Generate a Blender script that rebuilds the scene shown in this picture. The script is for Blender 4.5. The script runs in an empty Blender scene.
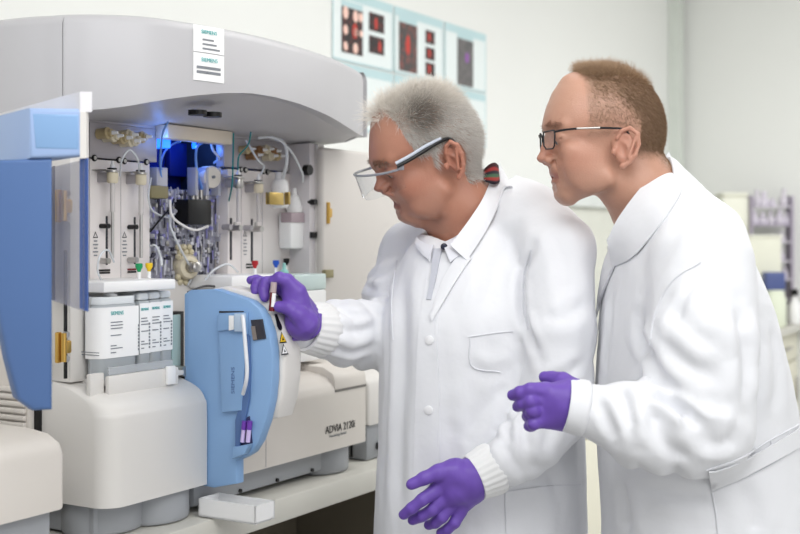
import bpy, bmesh, math, random
import numpy as np
import openvdb as vdb
from mathutils import Vector, Matrix
from mathutils.bvhtree import BVHTree

random.seed(7)
RNG = np.random.default_rng(11)
SC = bpy.context.scene
COL = SC.collection

# ------------------------------------------------------------------ camera, world, light, exposure
CAM_Z, FPX, HOR = 1.32, 1200.0, 237.0
cd = bpy.data.cameras.new('camera'); cam = bpy.data.objects.new('camera', cd); COL.objects.link(cam)
cam.location = (0, 0, CAM_Z); cam.rotation_euler = (math.pi / 2, 0, 0)
cd.sensor_width = 36.0; cd.lens = 36.0 * FPX / 800.0
cd.shift_y = -(267 - HOR) / 800.0
cd.clip_start = 0.05
cd.dof.use_dof = True; cd.dof.focus_distance = 1.95; cd.dof.aperture_fstop = 4.2
SC.camera = cam

wd = bpy.data.worlds.new('world'); SC.world = wd; wd.use_nodes = True
bg = wd.node_tree.nodes['Background']; bg.inputs[0].default_value = (0.98, 0.99, 1.0, 1); bg.inputs[1].default_value = 0.62

SC.view_settings.view_transform = 'Standard'; SC.view_settings.look = 'None'
SC.view_settings.exposure = 0.0; SC.view_settings.gamma = 1.0; SC.view_settings.use_curve_mapping = False

def area(name, loc, target, sx, sy, power, color=(1, 1, 1)):
    l = bpy.data.lights.new(name, 'AREA'); l.shape = 'RECTANGLE'; l.size = sx; l.size_y = sy; l.energy = power; l.color = color
    o = bpy.data.objects.new(name, l); COL.objects.link(o); o.location = loc
    o.rotation_euler = (Vector(target) - Vector(loc)).to_track_quat('-Z', 'Y').to_euler()
    return o
area('ceiling_lamp_near', (0.2, 0.75, 2.62), (0.3, 2.1, 0.9), 2.4, 1.5, 50, (1, 1, 1))
area('ceiling_lamp_mid', (1.0, 2.8, 2.64), (0.85, 3.0, 0), 2.0, 1.0, 22, (1, 1, 1))
area('ceiling_lamp_far', (2.9, 3.9, 2.64), (3.0, 4.6, 0), 2.0, 1.2, 84, (1, 1, 1))
area('panel_fill_light', (2.3, -0.9, 1.5), (0.0, 2.1, 1.2), 1.8, 1.6, 15, (1, 1, 1))  # added fill from the right to lift the instrument panels, not a window

# ------------------------------------------------------------------ placing helpers
OX, OY, BZ = -0.150, 2.31, 0.85
UX, UY = 0.5145, 0.8575                       # along the instrument front (receding to the right)
NX, NY = 0.8575, -0.5145                      # out of the instrument front

def at(px, py, Y):
    return Vector(((px - 400) / FPX * Y, Y, CAM_Z - (py - HOR) / FPX * Y))

def W(a, d, h):                                # instrument frame -> world
    return Vector((OX + UX * a - NX * d, OY + UY * a - NY * d, BZ + h))

def L(p):                                      # world -> instrument frame
    x, y = p[0] - OX, p[1] - OY
    return Vector((x * UX + y * UY, -(x * NX + y * NY), p[2] - BZ))

def M(px, py, d):                              # a point of the plane at depth d behind the instrument front
    t = (px - 400) / FPX
    Y = (NX * OX + NY * OY - d) / (NX * t + NY)
    return L(at(px, py, Y))

def Ma(px, py, a):                             # a point of the cross plane at distance a along the front
    t = (px - 400) / FPX
    Y = (UX * OX + UY * OY + a) / (UX * t + UY)
    return L(at(px, py, Y))

# ------------------------------------------------------------------ materials
def S(r, g, b):
    f = lambda c: (c / 255 / 12.92) if c <= 10 else ((c / 255 + 0.055) / 1.055) ** 2.4
    return (f(r), f(g), f(b), 1.0)

MATS = {}
def mat(name, rgb, rough=0.5, metal=0.0, trans=0.0, ior=1.45, alpha=1.0, spec=0.5, var=0.03, nscale=6.0, bump=0.0, bscale=200.0,
        emit=None, estr=0.0, sss=0.0, coat=0.0, sheen=0.0):
    if name in MATS: return MATS[name]
    m = bpy.data.materials.new(name); m.use_nodes = True; nt = m.node_tree; N = nt.nodes; K = nt.links
    p = N['Principled BSDF']; c = S(*rgb)
    p.inputs['Roughness'].default_value = rough; p.inputs['Metallic'].default_value = metal
    p.inputs['Transmission Weight'].default_value = trans; p.inputs['IOR'].default_value = ior
    p.inputs['Alpha'].default_value = alpha; p.inputs['Specular IOR Level'].default_value = spec
    p.inputs['Coat Weight'].default_value = coat; p.inputs['Sheen Weight'].default_value = sheen
    tc = N.new('ShaderNodeTexCoord')
    nz = N.new('ShaderNodeTexNoise'); nz.inputs['Scale'].default_value = nscale; nz.inputs['Detail'].default_value = 3
    K.new(tc.outputs['Object'], nz.inputs['Vector'])
    rp = N.new('ShaderNodeValToRGB')
    rp.color_ramp.elements[0].position = 0.3; rp.color_ramp.elements[1].position = 0.7
    rp.color_ramp.elements[0].color = tuple(max(0, x * (1 - var)) for x in c[:3]) + (1,)
    rp.color_ramp.elements[1].color = tuple(min(1, x * (1 + var)) for x in c[:3]) + (1,)
    K.new(nz.outputs['Fac'], rp.inputs['Fac']); K.new(rp.outputs['Color'], p.inputs['Base Color'])
    if sss > 0:
        p.inputs['Subsurface Weight'].default_value = sss
        p.inputs['Subsurface Radius'].default_value = (0.012, 0.005, 0.003); p.inputs['Subsurface Scale'].default_value = 0.6
    if bump > 0:
        b2 = N.new('ShaderNodeTexNoise'); b2.inputs['Scale'].default_value = bscale; b2.inputs['Detail'].default_value = 2
        K.new(tc.outputs['Object'], b2.inputs['Vector'])
        bp = N.new('ShaderNodeBump'); bp.inputs['Strength'].default_value = bump; bp.inputs['Distance'].default_value = 0.002
        K.new(b2.outputs['Fac'], bp.inputs['Height']); K.new(bp.outputs['Normal'], p.inputs['Normal'])
    if emit:
        p.inputs['Emission Color'].default_value = S(*emit); p.inputs['Emission Strength'].default_value = estr
    MATS[name] = m
    return m

def attr_mat(name, rough=0.6, sss=0.0, spec=0.4, mul=None, bump=0.0, bscale=300):
    """colour comes from the surface's own colour layer (skin tone zones, hair shades, printed stripes)"""
    m = bpy.data.materials.new(name); m.use_nodes = True; nt = m.node_tree; N = nt.nodes; K = nt.links
    p = N['Principled BSDF']; p.inputs['Roughness'].default_value = rough; p.inputs['Specular IOR Level'].default_value = spec
    a = N.new('ShaderNodeAttribute'); a.attribute_name = 'tone'
    K.new(a.outputs['Color'], p.inputs['Base Color'])
    if sss > 0:
        p.inputs['Subsurface Weight'].default_value = sss
        p.inputs['Subsurface Radius'].default_value = (0.012, 0.005, 0.003); p.inputs['Subsurface Scale'].default_value = 0.5
    if bump > 0:
        tc = N.new('ShaderNodeTexCoord'); b2 = N.new('ShaderNodeTexNoise'); b2.inputs['Scale'].default_value = bscale; b2.inputs['Detail'].default_value = 4
        K.new(tc.outputs['Object'], b2.inputs['Vector'])
        bp = N.new('ShaderNodeBump'); bp.inputs['Strength'].default_value = bump; bp.inputs['Distance'].default_value = 0.0015
        K.new(b2.outputs['Fac'], bp.inputs['Height']); K.new(bp.outputs['Normal'], p.inputs['Normal'])
    return m

white_shell = mat('white_shell_plastic', (222, 219, 215), 0.42, var=0.012, bump=0.06, bscale=900)
warm_shell = mat('warm_white_shell_plastic', (216, 210, 203), 0.42, var=0.012, bump=0.06, bscale=900)
hood_grey = mat('pale_grey_hood_plastic', (184, 183, 186), 0.4, var=0.012, bump=0.05, bscale=900)
base_grey = mat('grey_base_plastic', (163, 166, 171), 0.5, var=0.02)
panel_white = mat('off_white_metal_panel', (232, 226, 224), 0.45, var=0.015)
strip_grey = mat('grey_painted_metal', (176, 172, 176), 0.4, metal=0.15, var=0.03)
blue_pl = mat('light_blue_plastic', (134, 170, 212), 0.4, var=0.02)
blue_deep = mat('mid_blue_shaded_plastic', (82, 112, 162), 0.45, var=0.02)  # mid blue, darkened to hold the shade on the left door's column
blue_pale = mat('pale_blue_plastic', (190, 208, 236), 0.4, var=0.02)
black_pl = mat('black_plastic', (14, 14, 16), 0.4)
dark_gap = mat('dark_interior', (18, 20, 30), 0.7)
navy = mat('navy_acrylic', (20, 32, 92), 0.25)
steel = mat('steel', (190, 188, 185), 0.28, metal=0.9)
brass = mat('brass', (186, 160, 98), 0.3, metal=0.95)
gold = mat('gold_hinge_metal', (206, 166, 88), 0.3, metal=0.9)
cream = mat('cream_plastic', (222, 212, 186), 0.5)
olive = mat('olive_plastic', (140, 132, 98), 0.5)
clear = mat('clear_acrylic', (235, 240, 246), 0.08, trans=0.9, ior=1.3, spec=0.4)
frost = mat('translucent_bottle_plastic', (206, 212, 216), 0.35, trans=0.35, ior=1.35, alpha=1.0)
smoked = mat('smoked_blue_acrylic', (116, 128, 172), 0.1, trans=0.0, alpha=0.45, spec=0.5)
tube_clear = mat('clear_tubing', (232, 236, 240), 0.2, alpha=0.75)
tube_teal = mat('teal_tubing', (20, 130, 130), 0.3)
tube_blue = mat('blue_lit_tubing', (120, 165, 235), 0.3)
label_white = mat('label_paper', (246, 246, 246), 0.5, var=0.005)
ink = mat('dark_ink', (50, 52, 58), 0.6)
ink_grey = mat('grey_ink', (130, 134, 140), 0.6)
teal_ink = mat('teal_ink', (40, 168, 168), 0.5)
red_pl = mat('red_plastic', (178, 34, 40), 0.4); green_pl = mat('green_plastic', (20, 150, 90), 0.4)
yellow_pl = mat('yellow_plastic', (240, 200, 40), 0.4); capblue = mat('blue_cap_plastic', (40, 90, 200), 0.4)
orange_pl = mat('orange_red_plastic', (226, 80, 55), 0.4)
white_pl = mat('white_plastic', (240, 240, 240), 0.4, var=0.01)
coil_m = mat('cream_coil', (205, 195, 165), 0.5)
violet_m = mat('violet_fitting', (150, 148, 206), 0.3)
grey_m = mat('grey_fitting', (178, 178, 190), 0.3)
manifold_m = mat('grey_acrylic_manifold', (168, 168, 182), 0.15, alpha=1.0, var=0.25, nscale=90)
wall_m = mat('white_wall_paint', (230, 231, 228), 0.85, var=0.01, nscale=1.5, bump=0.05, bscale=300)
floor_m = mat('grey_vinyl_floor', (186, 185, 182), 0.35, var=0.06, nscale=20)
ceil_m = mat('ceiling_paint', (240, 240, 236), 0.9)
bench_m = mat('cream_worktop', (208, 206, 198), 0.35, var=0.015)
cab_m = mat('pale_yellow_cabinet', (224, 221, 204), 0.5, var=0.02)
duct_m = mat('pale_grey_trunking', (218, 222, 220), 0.5)

# ------------------------------------------------------------------ mesh helpers
class MB:
    def __init__(s): s.v = []; s.f = []
    def raw(s, verts, faces, X=None):
        o = len(s.v)
        s.v += [tuple(X @ Vector(p)) if X is not None else tuple(p) for p in verts]
        s.f += [tuple(i + o for i in q) for q in faces]; return s
    def bm(s, b, X=None):
        b.verts.index_update()
        s.raw([v.co.copy() for v in b.verts], [[v.index for v in f.verts] for f in b.faces], X); b.free(); return s
    def box(s, lo, hi, bev=0.0, seg=2, X=None):
        b = bmesh.new(); bmesh.ops.create_cube(b, size=1)
        for v in b.verts: v.co = Vector([(lo[i] + hi[i]) / 2 + v.co[i] * (hi[i] - lo[i]) for i in range(3)])
        if bev > 0: bmesh.ops.bevel(b, geom=b.edges[:], offset=bev, segments=seg, profile=0.5, affect='EDGES')
        return s.bm(b, X)
    def cyl(s, p, q, r, r2=None, n=16, X=None):
        p, q = Vector(p), Vector(q); r2 = r if r2 is None else r2
        ax = (q - p).normalized(); e = ax.orthogonal().normalized(); g = ax.cross(e)
        vs = []; 
        for c, rr in ((p, r), (q, r2)):
            vs += [c + (e * math.cos(2 * math.pi * i / n) + g * math.sin(2 * math.pi * i / n)) * rr for i in range(n)]
        fs = [(i, (i + 1) % n, n + (i + 1) % n, n + i) for i in range(n)] + [tuple(range(n))[::-1], tuple(range(n, 2 * n))]
        return s.raw(vs, fs, X)
    def lathe(s, p, axis, prof, n=20, X=None):
        """prof: (distance along axis, radius)"""
        p = Vector(p); ax = Vector(axis).normalized(); e = ax.orthogonal().normalized(); g = ax.cross(e); vs = []; fs = []
        for (t, r) in prof:
            vs += [p + ax * t + (e * math.cos(2 * math.pi * i / n) + g * math.sin(2 * math.pi * i / n)) * max(r, 1e-5) for i in range(n)]
        for k in range(len(prof) - 1):
            fs += [(k * n + i, k * n + (i + 1) % n, (k + 1) * n + (i + 1) % n, (k + 1) * n + i) for i in range(n)]
        m = len(prof) - 1
        fs += [tuple(range(n))[::-1], tuple(m * n + i for i in range(n))]
        return s.raw(vs, fs, X)
    def tube(s, pts, r, n=8, smooth=True, X=None):
        pts = [Vector(p) for p in pts]
        if smooth and len(pts) > 2: pts = crom(pts, 6)
        vs = []; fs = []; e = None
        for i, p in enumerate(pts):
            t = (pts[min(i + 1, len(pts) - 1)] - pts[max(i - 1, 0)]).normalized()
            e = t.orthogonal().normalized() if e is None else (e - t * e.dot(t)).normalized()
            g = t.cross(e); rr = r[i] if isinstance(r, (list, tuple)) else r
            vs += [p + (e * math.cos(2 * math.pi * k / n) + g * math.sin(2 * math.pi * k / n)) * rr for k in range(n)]
        for i in range(len(pts) - 1):
            fs += [(i * n + k, i * n + (k + 1) % n, (i + 1) * n + (k + 1) % n, (i + 1) * n + k) for k in range(n)]
        m = (len(pts) - 1) * n
        fs += [tuple(range(n))[::-1], tuple(m + k for k in range(n))]
        return s.raw(vs, fs, X)
    def prism(s, poly, fn, t0, t1, bev=0.0, seg=2, X=None):
        """poly of (u, v) swept from t0 to t1; fn(u, v, t) gives the point"""
        n = len(poly); b = bmesh.new()
        A = [b.verts.new(fn(u, v, t0)) for u, v in poly]; B = [b.verts.new(fn(u, v, t1)) for u, v in poly]
        fa = b.faces.new(A); fb = b.faces.new(B[::-1])
        for i in range(n): b.faces.new((A[(i + 1) % n], A[i], B[i], B[(i + 1) % n]))
        bmesh.ops.recalc_face_normals(b, faces=b.faces[:])
        if bev > 0:
            ed = [e for e in b.edges if (fa in e.link_faces or fb in e.link_faces)]
            bmesh.ops.bevel(b, geom=ed, offset=bev, segments=seg, profile=0.5, affect='EDGES', clamp_overlap=True)
        return s.bm(b, X)
    def ball(s, c, r, X=None, n=12, sc=(1, 1, 1)):
        b = bmesh.new(); bmesh.ops.create_uvsphere(b, u_segments=n * 2, v_segments=n, radius=r)
        for v in b.verts: v.co = Vector((v.co.x * sc[0], v.co.y * sc[1], v.co.z * sc[2])) + Vector(c)
        return s.bm(b, X)
    def grid(s, P, thick=0.0, X=None):
        """P: rows of points -> sheet; thick adds a back face"""
        R, Cn = len(P), len(P[0]); P = [[Vector(p) for p in r] for r in P]
        vs = [p for r in P for p in r]; idx = lambda i, j: i * Cn + j
        fs = [(idx(i, j), idx(i, j + 1), idx(i + 1, j + 1), idx(i + 1, j)) for i in range(R - 1) for j in range(Cn - 1)]
        if thick:
            nr = []
            for i in range(R):
                for j in range(Cn):
                    du = P[i][min(j + 1, Cn - 1)] - P[i][max(j - 1, 0)]; dv = P[min(i + 1, R - 1)][j] - P[max(i - 1, 0)][j]
                    nr.append(du.cross(dv).normalized())
            o = len(vs); vs += [v - q * thick for v, q in zip(vs, nr)]
            fs += [tuple(k + o for k in f[::-1]) for f in fs]
            ring = [idx(0, j) for j in range(Cn)] + [idx(i, Cn - 1) for i in range(1, R)] + [idx(R - 1, j) for j in range(Cn - 2, -1, -1)] + [idx(i, 0) for i in range(R - 2, 0, -1)]
            for k in range(len(ring)):
                a, c = ring[k], ring[(k + 1) % len(ring)]; fs.append((a, a + o, c + o, c))
        return s.raw(vs, fs, X)
    def build(s, name, material, parent=None, sharp=40, loc=None):
        me = bpy.data.meshes.new(name)
        vs = s.v
        if loc is not None: vs = [tuple(Vector(p) - Vector(loc)) for p in vs]
        me.from_pydata(vs, [], s.f); me.validate(); me.update()
        b = bmesh.new(); b.from_mesh(me); bmesh.ops.recalc_face_normals(b, faces=b.faces[:]); b.to_mesh(me); b.free()
        return link(name, me, material, parent, sharp, loc)

def link(name, me, material, parent=None, sharp=40, loc=None):
    me.materials.append(material)
    if sharp is not None:
        me.polygons.foreach_set('use_smooth', [True] * len(me.polygons)); me.set_sharp_from_angle(angle=math.radians(sharp))
    o = bpy.data.objects.new(name, me); COL.objects.link(o)
    if parent is not None: o.parent = parent
    if loc is not None: o.location = loc
    return o

def crom(P, n):
    P = [Vector(p) for p in P]; Q = [P[0] * 2 - P[1]] + P + [P[-1] * 2 - P[-2]]; out = []
    for i in range(1, len(Q) - 2):
        for k in range(n):
            t = k / n; a, b, c, d = Q[i - 1], Q[i], Q[i + 1], Q[i + 2]
            out.append(0.5 * ((2 * b) + (c - a) * t + (2 * a - 5 * b + 4 * c - d) * t * t + (-a + 3 * b - 3 * c + d) * t ** 3))
    return out + [P[-1]]

def tag(o, label=None, cat=None, group=None, kind=None):
    if label: o['label'] = label
    if cat: o['category'] = cat
    if group: o['group'] = group
    if kind: o['kind'] = kind
    return o

def thing(name, loc, rz, label, cat, group=None):
    o = bpy.data.objects.new(name, None); o.empty_display_size = 0.05; COL.objects.link(o)
    o.location = loc; o.rotation_euler = (0, 0, rz)
    return tag(o, label, cat, group)

def struct(o): o['kind'] = 'structure'; return o

def text(name, body, size, material, parent, X, extrude=0.0002, align='LEFT', xs=1.0):
    c = bpy.data.curves.new(name, 'FONT'); c.body = body; c.size = size; c.extrude = extrude; c.align_x = align; c.align_y = 'CENTER'
    t = bpy.data.objects.new(name, c); COL.objects.link(t); bpy.context.view_layer.update()
    me = bpy.data.meshes.new_from_object(t.evaluated_get(bpy.context.evaluated_depsgraph_get()))
    bpy.data.objects.remove(t); me.transform(X @ Matrix.Diagonal((xs, 1, 1, 1)))
    me.name = name
    return link(name, me, material, parent, None)

def facing(p, xdir, up=(0, 0, 1)):             # matrix for flat marks: local x along xdir, local y up
    x = Vector(xdir).normalized(); z = x.cross(Vector(up)).normalized(); y = z.cross(x)
    m = Matrix.Identity(4)
    for i in range(3): m[i][0] = x[i]; m[i][1] = y[i]; m[i][2] = z[i]; m[i][3] = p[i]
    return m

ROTZ = math.atan2(UY, UX)
# ================================================================== the room
def wall_box(name, a0, a1, d0, d1, z0, z1, m):
    mb = MB(); P = lambda a, d, z: W(a, d, z - BZ)
    vs = [P(a, d, z) for a in (a0, a1) for d in (d0, d1) for z in (z0, z1)]
    mb.raw(vs, [(0, 1, 3, 2), (4, 6, 7, 5), (0, 4, 5, 1), (2, 3, 7, 6), (0, 2, 6, 4), (1, 5, 7, 3)])
    return struct(mb.build(name, m, None, None))
WALLD, ENDA = 0.75, 4.45
wall_box('wall_back', -2.2, ENDA + 0.1, WALLD, WALLD + 0.1, 0, 2.7, wall_m)
wall_box('wall_end', ENDA, ENDA + 0.1, -3.2, WALLD, 0, 2.7, wall_m)
struct(MB().box((-4, -1.5, -0.05), (6.5, 8, 0)).build('floor', floor_m, None, None))
struct(MB().box((-4, -1.5, 2.7), (6.5, 8, 2.75)).build('ceiling', ceil_m, None, None))
a_l, a_r = M(668, 100, WALLD)[0], M(681, 100, WALLD - 0.06)[0]
wall_box('trim_1', a_l, a_l + 0.09, WALLD - 0.06, WALLD - 0.001, 0, 2.7, mat('grey_green_pipe_duct', (212, 217, 210), 0.5))
wall_box('trim_2', 0.9, a_l - 0.01, WALLD - 0.05, WALLD - 0.001, 1.455, 1.525, duct_m)
wall_box('baseboard_back', -2.2, ENDA, WALLD - 0.015, WALLD - 0.001, 0.001, 0.08, duct_m)
wall_box('trim_3', 0.9, a_l - 0.01, WALLD - 0.02, WALLD - 0.001, 0.9, 1.455, mat('pale_green_wall_panel', (220, 221, 212), 0.6))

# ================================================================== posters on the wall
PD = WALLD - 0.002
poster_paper = mat('poster_paper', (226, 234, 234), 0.6, var=0.005)
poster_cyan = mat('poster_cyan_band', (186, 212, 216), 0.6, var=0.02)
def micro_mat(name, dark, hot, scale, lo, hi):
    m = bpy.data.materials.new(name); m.use_nodes = True; N = m.node_tree.nodes; K = m.node_tree.links; p = N['Principled BSDF']; p.inputs['Roughness'].default_value = 0.5
    tc = N.new('ShaderNodeTexCoord'); nz = N.new('ShaderNodeTexNoise'); nz.inputs['Scale'].default_value = scale; nz.inputs['Detail'].default_value = 4
    K.new(tc.outputs['Object'], nz.inputs['Vector']); r = N.new('ShaderNodeValToRGB')
    r.color_ramp.elements[0].position = lo; r.color_ramp.elements[0].color = S(*dark); r.color_ramp.elements[1].position = hi; r.color_ramp.elements[1].color = S(*hot)
    K.new(nz.outputs['Fac'], r.inputs['Fac']); K.new(r.outputs['Color'], p.inputs['Base Color']); return m
mic_dark = micro_mat('micrograph_dark', (38, 30, 32), (110, 40, 38), 60, 0.5, 0.75)
mic_grey = micro_mat('micrograph_grey', (70, 66, 66), (150, 80, 74), 45, 0.45, 0.8)
mic_dim = micro_mat('micrograph_dim', (86, 86, 86), (126, 118, 120), 45, 0.4, 0.8)
mic_red = mat('micrograph_red_blob', (190, 58, 48), 0.5, var=0.2, nscale=80); mic_pink = mat('micrograph_pale_spot', (240, 200, 186), 0.5)
mic_vio = mat('micrograph_violet_spot', (140, 90, 160), 0.5)
h_top, h_bot = M(392, 5, PD)[2], M(392, 72, PD)[2]
hB_bot = h_bot - (h_top - h_bot) * 0.95
def plate(mb, a0, a1, h0, h1, d, t=0.0012): mb.box((a0, d - t, h0), (a1, d, h1))
LAB_P = ['printed chart sheet with spotted red-on-black image panel, left of the three on the wall', 'printed chart sheet with one tall blurred red image and three small ones',
         'printed chart sheet with a single dim grey image, rightmost of the top row',
         'lower white chart sheet partly hidden behind the grey hood', 'lower chart sheet right behind the grey-haired head, under the tall red image', 'lower chart sheet under the dim grey image panel']
cols = [(332, 392.5), (394, 443), (444.5, 485.5)]
for row in range(2):
    for k, (p0, p1) in enumerate(cols):
        a0, a1 = M(p0, 50, PD)[0], M(p1, 50, PD)[0]
        h1, h0 = (h_top, h_bot) if row == 0 else (h_bot - 0.006, hB_bot)
        root = thing('wall_poster', W((a0 + a1) / 2, PD, h0), ROTZ, LAB_P[row * 3 + k], 'poster', 'chart sheets pinned in rows on the back wall')
        ox = Vector(((a0 + a1) / 2, PD, h0)); X = Matrix.Translation(-ox)
        mb = MB(); plate(mb, a0, a1, h0, h1, PD); mb.v = [tuple(Vector(v) - ox) for v in mb.v]; mb.build('sheet', poster_paper, root, None)
        mb = MB(); plate(mb, a0, a1, h1 - 0.028, h1, PD - 0.0013, 0.0008); plate(mb, a0, a0 + 0.006, h0, h1 - 0.028, PD - 0.0013, 0.0008)
        plate(mb, a1 - 0.006, a1, h0, h1 - 0.028, PD - 0.0013, 0.0008); plate(mb, a0, a1, h0, h0 + 0.006, PD - 0.0013, 0.0008)
        mb.v = [tuple(Vector(v) - ox) for v in mb.v]; mb.build('border', poster_cyan, root, None)
        def pic(px0, px1, py0, py1, m, spots=()):
            A, B = M(px0, py0, PD), M(px1, py1, PD); pm = (px0 + px1) / 2
            q0, q1 = M(pm, py1, PD)[2], M(pm, py0, PD)[2]
            mb = MB(); plate(mb, A[0], B[0], q0, q1, PD - 0.0022, 0.0008); mb.v = [tuple(Vector(v) - ox) for v in mb.v]
            im = mb.build('picture', m, root, None)
            for (u, v, r, sy, sm) in spots:
                c = Vector((A[0] + (B[0] - A[0]) * u, PD - 0.0032, q0 + (q1 - q0) * v)) - ox
                w = (B[0] - A[0])
                mb = MB(); n = 18; mb.raw([c + Vector((math.cos(i * 2 * math.pi / n) * w * r, 0, math.sin(i * 2 * math.pi / n) * w * r * sy)) for i in range(n)], [tuple(range(n))])
                mb.build('spot', sm, im, None)
            if py1 - py0 > 30:
                mb = MB(); plate(mb, A[0], B[0], q1 + 0.002, q1 + 0.02, PD - 0.0022, 0.0006); mb.v = [tuple(Vector(v) - ox) for v in mb.v]; mb.build('caption_band', poster_cyan, root, None)
        if row == 0 and k == 0:
            pic(341, 362, 9, 54, mic_dark, [(0.18, 0.88, .13, 1.3, mic_pink), (.65, .85, .12, 1.3, mic_pink), (.9, .86, .1, 1.3, mic_pink), (.18, .5, .11, 1.2, mic_pink), (.62, .52, .13, 1.6, mic_red), (.66, .5, .1, 1.2, mic_pink), (.18, .14, .1, 1.2, mic_pink), (.65, .14, .12, 1.2, mic_pink), (.92, .5, .08, 1.2, mic_pink)])
            pic(368.5, 383.5, 14, 32, mic_dark, [(.45, .45, .11, 2.0, mic_red)]); pic(368.5, 383.5, 37, 54, mic_dark, [(.7, .45, .10, 2.0, mic_red)])
        if row == 0 and k == 1:
            pic(398.5, 416.5, 24, 72, mic_grey, [(.48, .55, .13, 2.2, mic_red)])
            for (y0, y1) in ((31, 44), (48, 60), (63, 76)): pic(425, 434, y0, y1, mic_dark, [(.4, .5, .15, 1.7, mic_red)])
        if row == 0 and k == 2:
            pic(457, 472.5, 40, 86, mic_dim, [(.6, .62, .14, 1.2, mic_vio)])

# ================================================================== benches
root = thing('laboratory_bench', W(-0.4, 0.36, -BZ), ROTZ, 'long cream worktop under the white analyzer', 'bench')
def bl(a0, a1, d0, d1, h0, h1, bev=0.004): return MB().box((a0 + 0.4, d0 - 0.36, h0 + BZ), (a1 + 0.4, d1 - 0.36, h1 + BZ), bev)
bl(-1.7, 0.85, -0.022, 0.74, -0.045, 0).build('worktop', bench_m, root)
brown = mat('under_bench_shade_brown', (112, 105, 92), 0.6)  # shade under the worktop is put into this leg and back panel colour
for a in (-1.66, -0.62, 0.78): bl(a, a + 0.03, 0.08, 0.7, -BZ, -0.0455, 0.002).build('leg', brown, root)
bl(-1.62, 0.775, 0.62, 0.64, -0.6, -0.0455, 0.002).build('back_panel', mat('under_bench_shade_brown', (120, 112, 98), 0.6), root)

root = thing('base_cabinet_run', W(2.6, 0.4, -BZ), ROTZ, 'pale yellow base cabinets with cream worktop along the far wall', 'cabinet')
def b2(a0, a1, d0, d1, h0, h1, bev=0.003): return MB().box((a0 - 2.6, d0 - 0.4, h0 + BZ), (a1 - 2.6, d1 - 0.4, h1 + BZ), bev)
b2(0.95, 4.44, 0.05, 0.72, 0.0, 0.035).build('worktop', bench_m, root)
b2(0.97, 4.43, 0.12, 0.72, -0.75, 0.0).build('carcass', cab_m, root)
b2(0.97, 4.43, 0.16, 0.72, -BZ, -0.75).build('plinth', base_grey, root)
for i in range(7):
    a = 0.99 + i * 0.492
    dr = b2(a, a + 0.48, 0.1, 0.12, -0.15, -0.012).build('drawer', cab_m, root)
    b2(a + 0.17, a + 0.31, 0.085, 0.1, -0.09, -0.078, 0.002).build('handle', steel, dr)
    dr = b2(a, a + 0.48, 0.1, 0.12, -0.74, -0.16).build('door', cab_m, root)
    b2(a + 0.42, a + 0.435, 0.085, 0.1, -0.36, -0.24, 0.002).build('handle', steel, dr)

# things standing on the far worktop
FZ = BZ + 0.035
def far_box(px0, px1, py0, py1, Y, dep): A, B = at(px0, py1, Y), at(px1, py0, Y); return A, B
cream_box = mat('cream_equipment_plastic', (232, 232, 218), 0.5); lilac = mat('lilac_grey_plastic', (204, 199, 208), 0.5); lilac_d = mat('dark_lilac_rack', (168, 160, 176), 0.5)
r = thing('storage_canister', Vector((at(735, 0, 6.15).x, 6.15, FZ)), 0, 'tall cream canister on the far worktop beside the lilac rack', 'canister')
z1 = at(735, 193, 6.15).z - FZ
MB().box((-0.09, -0.08, 0.001), (0.055, 0.08, z1 - 0.02), 0.02, 4).build('body', cream_box, r); MB().box((-0.085, -0.075, z1 - 0.02), (0.05, 0.075, z1), 0.008, 3).build('lid', cream_box, r)
r = thing('equipment_box', Vector((at(760, 0, 5.95).x, 5.95, FZ)), 0, 'wide cream box on the far worktop in front of the lilac rack', 'box')
z1 = at(760, 235, 5.95).z - FZ
MB().box((-0.1, -0.07, 0.001), (0.085, 0.07, z1 - 0.012), 0.008, 3).build('body', mat('cream_box_plastic', (222, 222, 206), 0.5), r); MB().box((-0.105, -0.075, z1 - 0.012), (0.09, 0.075, z1), 0.004).build('lid', cream_box, r)
r = thing('pipette_rack', Vector((at(769, 0, 6.1).x, 6.1, FZ)), 0, 'lilac rack crowded with small glassware at the far wall', 'rack')
rk = lambda px, py: at(px, py, 6.1) - Vector((at(769, 0, 6.1).x, 6.1, FZ))
for px in (749, 789.5):
    q = rk(px, 196); MB().box((q.x - 0.006, -0.05, 0.001), (q.x + 0.006, 0.05, q.z)).build('upright', lilac_d, r)
for py in (208, 226, 243, 262, 280, 300):
    q0, q1 = rk(749, py), rk(789, py); MB().box((q0.x, -0.05, q0.z), (q1.x, 0.05, q0.z + 0.008)).build('shelf', lilac if py != 226 else lilac_d, r)
glassy = mat('pale_glassware', (222, 216, 228), 0.2, alpha=0.9)
GL = ['clear bulb flask at the top of the lilac rack', 'second clear flask in the lilac rack, nearer the wall end', 'short jar on the upper shelf of the lilac rack']
for i, (px, py, h, rr) in enumerate([(756, 208, .085, .022), (763, 208, .075, .03), (772, 208, .04, .02), (783, 208, .09, .022), (754, 226, .07, .02), (762, 226, .06, .025), (770, 226, .07, .02), (779, 226, .075, .028), (786, 226, .06, .018), (781, 243, .05, .022), (780, 262, .06, .024), (784, 280, .06, .02)]):
    q = rk(px, py); o = MB().lathe((0, 0, 0), (0, 0, 1), [(0, rr * .8), (h * .1, rr), (h * .45, rr), (h * .65, rr * .45), (h, rr * .5)], 16).build('glass_flask', glassy if i % 3 else lilac, None, 40)
    o.location = Vector((at(769, 0, 6.1).x, 6.1, FZ)) + Vector((q.x, -0.01, q.z + 0.008)); tag(o, 'small clear or lilac flask standing in the lilac rack at the far wall', 'flask', 'glassware in the lilac rack')
p = at(774, 292, 5.8); r = thing('blue_lidded_bottle', Vector((p.x, 5.8, FZ)), 0, 'pale green bottle with a wide dark blue lid on the far worktop', 'bottle')
zl = at(774, 290, 5.8).z - FZ; zt = at(774, 272, 5.8).z - FZ
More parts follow.
